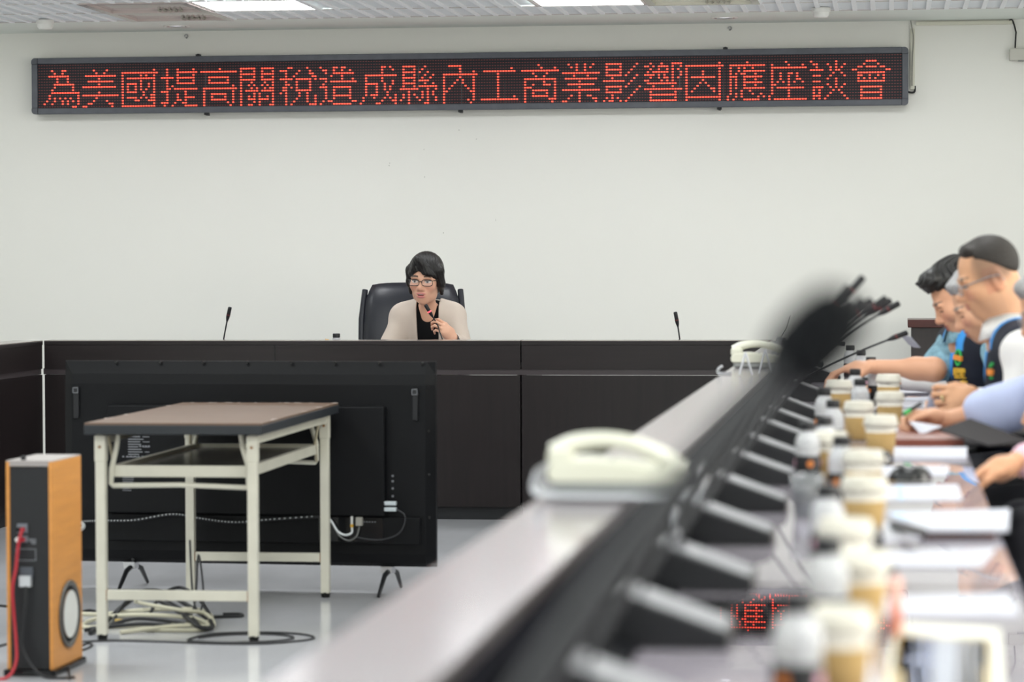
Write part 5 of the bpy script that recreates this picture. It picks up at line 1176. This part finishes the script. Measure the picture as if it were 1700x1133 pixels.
# ---- grey-haired man behind the vested man
f_ = menframe(.80, 9.7)
J = dict(pelvis=(0, .04, .57), chest=(0, -.24, .86), neck=(0, -.385, 1.00), sl=(.19, -.30, .945), sr=(-.19, -.30, .945),
         el=f_(.64, 9.40, .74), wl=f_(.54, 9.55, .64), er=f_(.64, 10.0, .74), wr=f_(.54, 9.84, .64))
def mh(fd):
    hand(fd, J['wl'], (.1, -1, -.25), (-.2, 0, -1), -1, (.35, .5, .4), .06, 1.0); hand(fd, J['wr'], (.1, -1, -.05), (0, 0, -1), 1, (.25, .4, .3), .06, 1.0)
H = dict(c=f_(.300, 9.66, 1.150), lid=1, rot=(.10, .52, 0), s=1.02, neck=.055, stubble=.05)
t, R, hc, s = person('grey-haired man in a white shirt, mostly hidden behind the vested man, head bent', (.80, 9.7, 0), -PI/2, J, H, mh, skin='d2a284', lips='b36d60', brow='55504e')
def hb(fd, LF, T3):
    hair_cap(fd, T3, R, s, .014, .009, .010); fd.cap(T3((-.03, -.060, .090)), T3((.03, -.060, .090)), .022*s, k=.02)
    def f(x, y, z):
        a, b, c = LF(x, y, z); hl = np.where(b < -.02, .076-.4*np.maximum(b+.07, 0), .05-.9*(b+.02)); return (np.maximum(hl, -.06)-c)*.8*s
    taper(fd, lambda x, y, z: -f(x, y, z)/s, .010*s); fd.cut(f); fd.warp(lambda x, y, z: .0016*np.sin(280*(x+.5*y)+3*np.sin(50*z)))
hair('hair', t, hc, R, s, HAIRG, hb)
def shirt_(fd, tl=1.93, tr=1.93, nw=.062, o=.012):
    torso(fd, J, .010); arm(fd, J, 'l', o, 0, tl, k=.035); arm(fd, J, 'r', o, 0, tr, k=.035); fd.warp(wrinkle(.0026, 32)); nk = A3(J['neck'])
    fd.cut(lambda x, y, z: np.maximum(-(np.maximum(np.sqrt(x**2+(y-nk[1])**2)-nw, nk[2]-.03-z)), .52-z))
garment('white_shirt', t, J, WSHIRT, shirt_); collar(t, J, WSHIRT)
garment('trousers', t, J, TROUS, trs, h=.009); shoes(t, J, SHOEM)
# ---- man farthest along the desk, only his white sleeve and beads in view
f_ = menframe(.62, 11.15)
J = dict(pelvis=(0, .04, .57), chest=(0, -.14, .90), neck=(0, -.235, 1.03), sl=(.19, -.17, .985), sr=(-.19, -.17, .985),
         el=f_(.27, 10.98, .845), wl=f_(.045, 11.02, .842), er=f_(.30, 11.45, .84), wr=f_(.12, 11.35, .83))
def mh(fd):
    hand(fd, J['wl'], (.1, -1, -.12), (-.1, 0, -1), -1, (.3, .5, .4), .06, 1.0); hand(fd, J['wr'], (.1, -1, -.05), (0, 0, -1), 1, (.25, .4, .3), .06, 1.0)
H = dict(c=f_(.315, 11.15, 1.16), rot=(.10, .50, 0), s=1.0, neck=.055)
t, R, hc, s = person('man hidden behind the patterned shirt, only a white sleeve and bead bracelet show', (.62, 11.15, 0), -PI/2, J, H, mh, skin='d2a284', lips='b36d60', brow='2a2422', h=.004)
def hb(fd, LF, T3):
    hair_cap(fd, T3, R, s, .014, .008, .010)
    fd.cut(lambda x, y, z: (lambda a, b, c: (np.maximum(np.where(b < -.02, .074-.4*np.maximum(b+.07, 0), .05-.9*(b+.02)), -.06)-c)*.8*s)(*LF(x, y, z)))
hair('hair', t, hc, R, s, HAIRK, hb, .004)
garment('white_shirt', t, J, WSHIRT, shirt_); collar(t, J, WSHIRT)
garment('trousers', t, J, TROUS, trs, h=.009); shoes(t, J, SHOEM)
W0 = Vector(J['wl']); E0 = Vector(J['el']); dW = (W0-E0).normalized(); a1 = dW.orthogonal().normalized(); b1 = dW.cross(a1); bd = MB()
for k in range(14):
    an = 2*PI*k/14; c_ = W0+dW*.006+(a1*math.cos(an)+b1*math.sin(an))*.031
    bd.lathe([(.0008, -.0072), (.005, -.005), (.0072, 0), (.005, .005), (.0008, .0072)], c_, 10, caps=False)
obj('bead_bracelet', bd, mat('pale beads', 'bfc6c8', .2, spec=.6), t)
# ---- man with glasses, white shirt and navy vest
f_ = menframe(.56, 9.0)
J = dict(pelvis=(0, .03, .57), chest=(0, -.142, .93), neck=(0, -.210, 1.085), sl=(.195, -.165, 1.025), sr=(-.195, -.165, 1.025),
         el=f_(.385, 8.72, .84), wl=f_(.262, 8.86, .862), er=f_(.37, 9.30, .83), wr=f_(.235, 9.11, .85), girth=1.06)
def mh(fd):
    hand(fd, J['wl'], (-.10, -1, .16), (-.95, -.1, -.25), -1, [(.45, .75, .5), (.6, .85, .6), (.7, .9, .6), (.8, .9, .6)], .04, 1.06, thumb=(.5, .8, .7))
    hand(fd, J['wr'], (.35, -1, .05), (.8, 0, -.5), 1, (.5, .75, .5), .05, 1.04)
H = dict(c=f_(.297, 9.0, 1.237), lid=.6, rot=(.14, .36, 0), s=.985, neck=.066, jaw=1.08, stubble=.10,
         grey=lambda C_, x, y, z, mix: mix(.66*ss(.044, .060, np.abs(x))*ss(-.070, -.025, y)*ss(-.030, .012, z+.25*np.minimum(y, .0)), lin('51453c')))
t, R, hc, s = person('man with glasses and cropped dark hair, white shirt under a navy vest, wearing a ring', (.56, 9.0, 0), -PI/2, J, H, mh, skin='d3a07c', lips='b66f62', brow='4a3c35', h=.0034)
T = eyesT(hc, R, s)
def hb(fd, LF, T3):
    hair_cap(fd, T3, R, s, .009, .002, .004); fd.cap(T3((-.036, -.046, .098)), T3((.036, -.046, .098)), .022*s, k=.03)
    def f(x, y, z):
        a, b, c = LF(x, y, z); hl = np.where(b < -.03, .088-.35*np.maximum(b+.075, 0)-.9*np.maximum(b+.05, 0),   .040-.85*(b+.03)); return (np.maximum(hl, -.052)-c)*.8*s
    taper(fd, lambda x, y, z: -f(x, y, z)/s*.65, .017*s); fd.cut(f)
hair('hair', t, hc, R, s, HAIRDK, hb)
glasses(t, T, R, mat('grey glasses frame', '8d8f96', .3, metal=.6), LENS, r=.0019, hh=.0165, w=.027, y=-.104, zc=.0)
garment('white_shirt', t, J, WSHIRT, lambda fd: shirt_(fd, 1.80, 1.80)); collar(t, J, WSHIRT, .070, .045)
for sd in 'lr':
    E0, W0 = Vector(J['e'+sd]), Vector(J['w'+sd]); obj('cuff', MB().tube([E0+(W0-E0)*.62, E0+(W0-E0)*.70, E0+(W0-E0)*.93], [.050, .052, .047], 20, caps=False), WSHIRT, t)
v = garment('vest', t, J, VESTM, lambda fd: vest(fd, J, nw=.084), h=.0055, colour=vest_tone(J))
logo(t, J, v, .110, .955, .72, 1)
garment('trousers', t, J, TROUS, trs, h=.009); shoes(t, J, SHOEM)
W0 = Vector(J['wl']); rg = MB(); cR = W0+Vector((-.008, -.108, .012)); dR = Vector((.05, -1, -.35)).normalized(); q = dR.to_track_quat('Z', 'Y').to_matrix()
obj('ring', rg.lathe([(.0100, -.003), (.0118, -.003), (.0118, .003), (.0100, .003), (.0100, -.003)], cR, 20, q, caps=False), mat('gold ring', 'cdb98a', .25, metal=.8), t)
sp = [onY(1541, 660, 8.98), onY(1557, 640, 8.94), onY(1566, 684, 8.96), onY(1535, 690, 9.02)]
cpt = sum(sp, Vector())/4; o = thing('held_sheet', 'bent grey sheet hanging from the hand with the ring', 'paper', cpt)
mb = MB(); vs = []
for i in range(9):
    f = i/8
    for j in range(5):
        g = j/4; p = (sp[0]*(1-f)+sp[1]*f)*(1-g)+(sp[3]*(1-f)+sp[2]*f)*g-cpt; vs.append(p+Vector((0, -.02*math.sin(f*PI)-.015*math.sin(g*PI), 0)))
mb.add(vs, [(i*5+j, i*5+j+1, i*5+j+6, i*5+j+5) for i in range(8) for j in range(4)], True)
sh = obj('sheet', mb, mat('grey paper', '8d8fa0', .7), o); md = sh.modifiers.new('thickness', 'SOLIDIFY'); md.thickness = .002
# ---- man writing in the pale blue shirt
f_ = menframe(.74, 8.3)
J = dict(pelvis=(0, .03, .57), chest=(0, -.15, .89), neck=(0, -.235, 1.01), sl=(.19, -.18, .965), sr=(-.19, -.18, .965),
         el=f_(.66, 8.00, .80), wl=f_(.475, 7.96, .815), er=f_(.34, 8.44, .872), wr=f_(.150, 8.44, .832))
def mh(fd):
    hand(fd, J['wr'], (.06, -1, -.02), (.75, -.1, -.65), 1, [(.7, .9, .4), (.8, 1.0, .5), (.95, 1.0, .6), (1.0, 1.0, .6)], .05, 1.0, thumb=(.5, .9, .55))
    hand(fd, J['wl'], (-.3, -1, .1), (-.7, 0, .5), -1, (.7, .8, .5), .05, 1.0)
H = dict(c=f_(.455, 8.3, 1.152), lid=.8, rot=(.10, .42, 0), s=.95, neck=.056, stubble=.05)
t, R, hc, s = person('grey-haired man with glasses cut by the right edge, pale blue shirt, writing with green pen', (.74, 8.3, 0), -PI/2, J, H, mh, skin='d2a082', lips='b26a5e', brow='6d6765')
T = eyesT(hc, R, s)
def hb(fd, LF, T3):
    hair_cap(fd, T3, R, s, .009, .008, .009); fd.cap(T3((-.03, -.054, .094)), T3((.03, -.058, .094)), .026*s, k=.03)
    def f(x, y, z):
        a, b, c = LF(x, y, z); hl = np.where(b < -.02, .072-.4*np.maximum(b+.07, 0), .05-.9*(b+.02)); return (np.maximum(hl, -.06)-c)*.8*s
    taper(fd, lambda x, y, z: -f(x, y, z)/s, .010*s); fd.cut(f); fd.warp(lambda x, y, z: .0016*np.sin(280*(x+.5*y)+3*np.sin(50*z)))
hair('hair', t, hc, R, s, HAIRG, hb)
glasses(t, T, R, mat('grey glasses frame', '8d8f96', .3, metal=.6), LENS, r=.0014, hh=.0155, y=-.103, zc=.0)
garment('blue_shirt', t, J, BSHIRT, lambda fd: shirt_(fd, 1.8, 1.42, o=.020)); collar(t, J, BSHIRT)
garment('trousers', t, J, TROUS, trs, h=.009); shoes(t, J, SHOEM)
pen('green and black pen in the writing hand of the blue-shirted man', onY(1530, 670, 8.40), onY(1497, 690, 8.38), BLACKP, .0055, GREENP)
sheet('charcoal_folder_leaf', 'large charcoal folder tilted up in front of the blue-shirted man', 'folder', [(1562, 726), (1640, 726), (1700, 742), (1580, 742)], .004, FOLDERK)
fq = [onY(1558, 716, 8.02), onY(1610, 697, 8.16), onY(1712, 735, 7.92), onY(1640, 742, 7.86)]
cpt = sum(fq, Vector())/4; o = thing('charcoal_folder', 'charcoal folder cover raised at an angle by the hand at the right edge', 'folder', cpt)
mb = MB().slab([p-cpt for p in (fq[0], fq[3], fq[2], fq[1])], .004); obj('cover', mb, FOLDERK, o)
sq = [onY(1508, 700, 8.36), onY(1564, 709, 8.30), onY(1540, 718, 8.26), onY(1529, 722, 8.26)]
cpt = sum(sq, Vector())/4; o = thing('paper_sheet', 'white paper corner curling up below the writing hand', 'paper', cpt, group=PG); obj('sheet', MB().slab([p-cpt for p in sq], .002), PAPER, o)
# ---- man outside the frame whose hand with a pink cuff holds the paper stack
f_ = menframe(.84, 7.1)
J = dict(pelvis=(0, .03, .57), chest=(0, -.10, .92), neck=(0, -.16, 1.06), sl=(.19, -.13, 1.01), sr=(-.19, -.13, 1.01),
         el=f_(.74, 6.82, .72), wl=f_(.56, 6.78, .66), er=f_(.56, 7.26, .80), wr=f_(.305, 7.10, .808))
def mh(fd):
    hand(fd, J['wr'], (.12, -1, -.30), (.1, -.3, -1), 1, (.35, .55, .45), .05, 1.06, thumb=(.45, 1.0, .1))
    hand(fd, J['wl'], (-.2, -1, -.3), (0, 0, -1), -1, (.3, .5, .4), .05, 1.0)
H = dict(c=f_(.60, 7.1, 1.21), rot=(.05, .25, 0), s=1.02, neck=.056)
t, R, hc, s = person('man mostly outside the frame, pink cuff and hand pinching the white paper stack', (.84, 7.1, 0), -PI/2, J, H, mh, skin='d09b78', lips='b26a5e', brow='2a2220')
def hb(fd, LF, T3):
    hair_cap(fd, T3, R, s, .014, .008, .010)
    fd.cut(lambda x, y, z: (lambda a, b, c: (np.maximum(np.where(b < -.02, .074-.4*np.maximum(b+.07, 0), .05-.9*(b+.02)), -.06)-c)*.8*s)(*LF(x, y, z)))
hair('hair', t, hc, R, s, HAIRK, hb, .004)
garment('pink_shirt', t, J, PSHIRT, lambda fd: shirt_(fd, 1.85, 1.90, o=.014)); collar(t, J, PSHIRT)
garment('trousers', t, J, TROUS, trs, h=.009); shoes(t, J, SHOEM)

# ================================================================== render settings the script owns
S.view_settings.view_transform = 'Standard'; S.view_settings.look = 'None'; S.view_settings.gamma = 1; S.view_settings.use_curve_mapping = False
S.view_settings.exposure = 0.46
w = bpy.data.worlds.new('world'); S.world = w; w.use_nodes = True; w.node_tree.nodes['Background'].inputs[0].default_value = (.8, .85, .9, 1); w.node_tree.nodes['Background'].inputs[1].default_value = .0
S.cycles.use_denoising = True; S.cycles.max_bounces = 8; S.cycles.diffuse_bounces = 5; S.cycles.glossy_bounces = 4; S.cycles.transmission_bounces = 6; S.cycles.transparent_max_bounces = 8; S.cycles.sample_clamp_indirect = 6
S.cycles.caustics_reflective = False; S.cycles.caustics_refractive = False
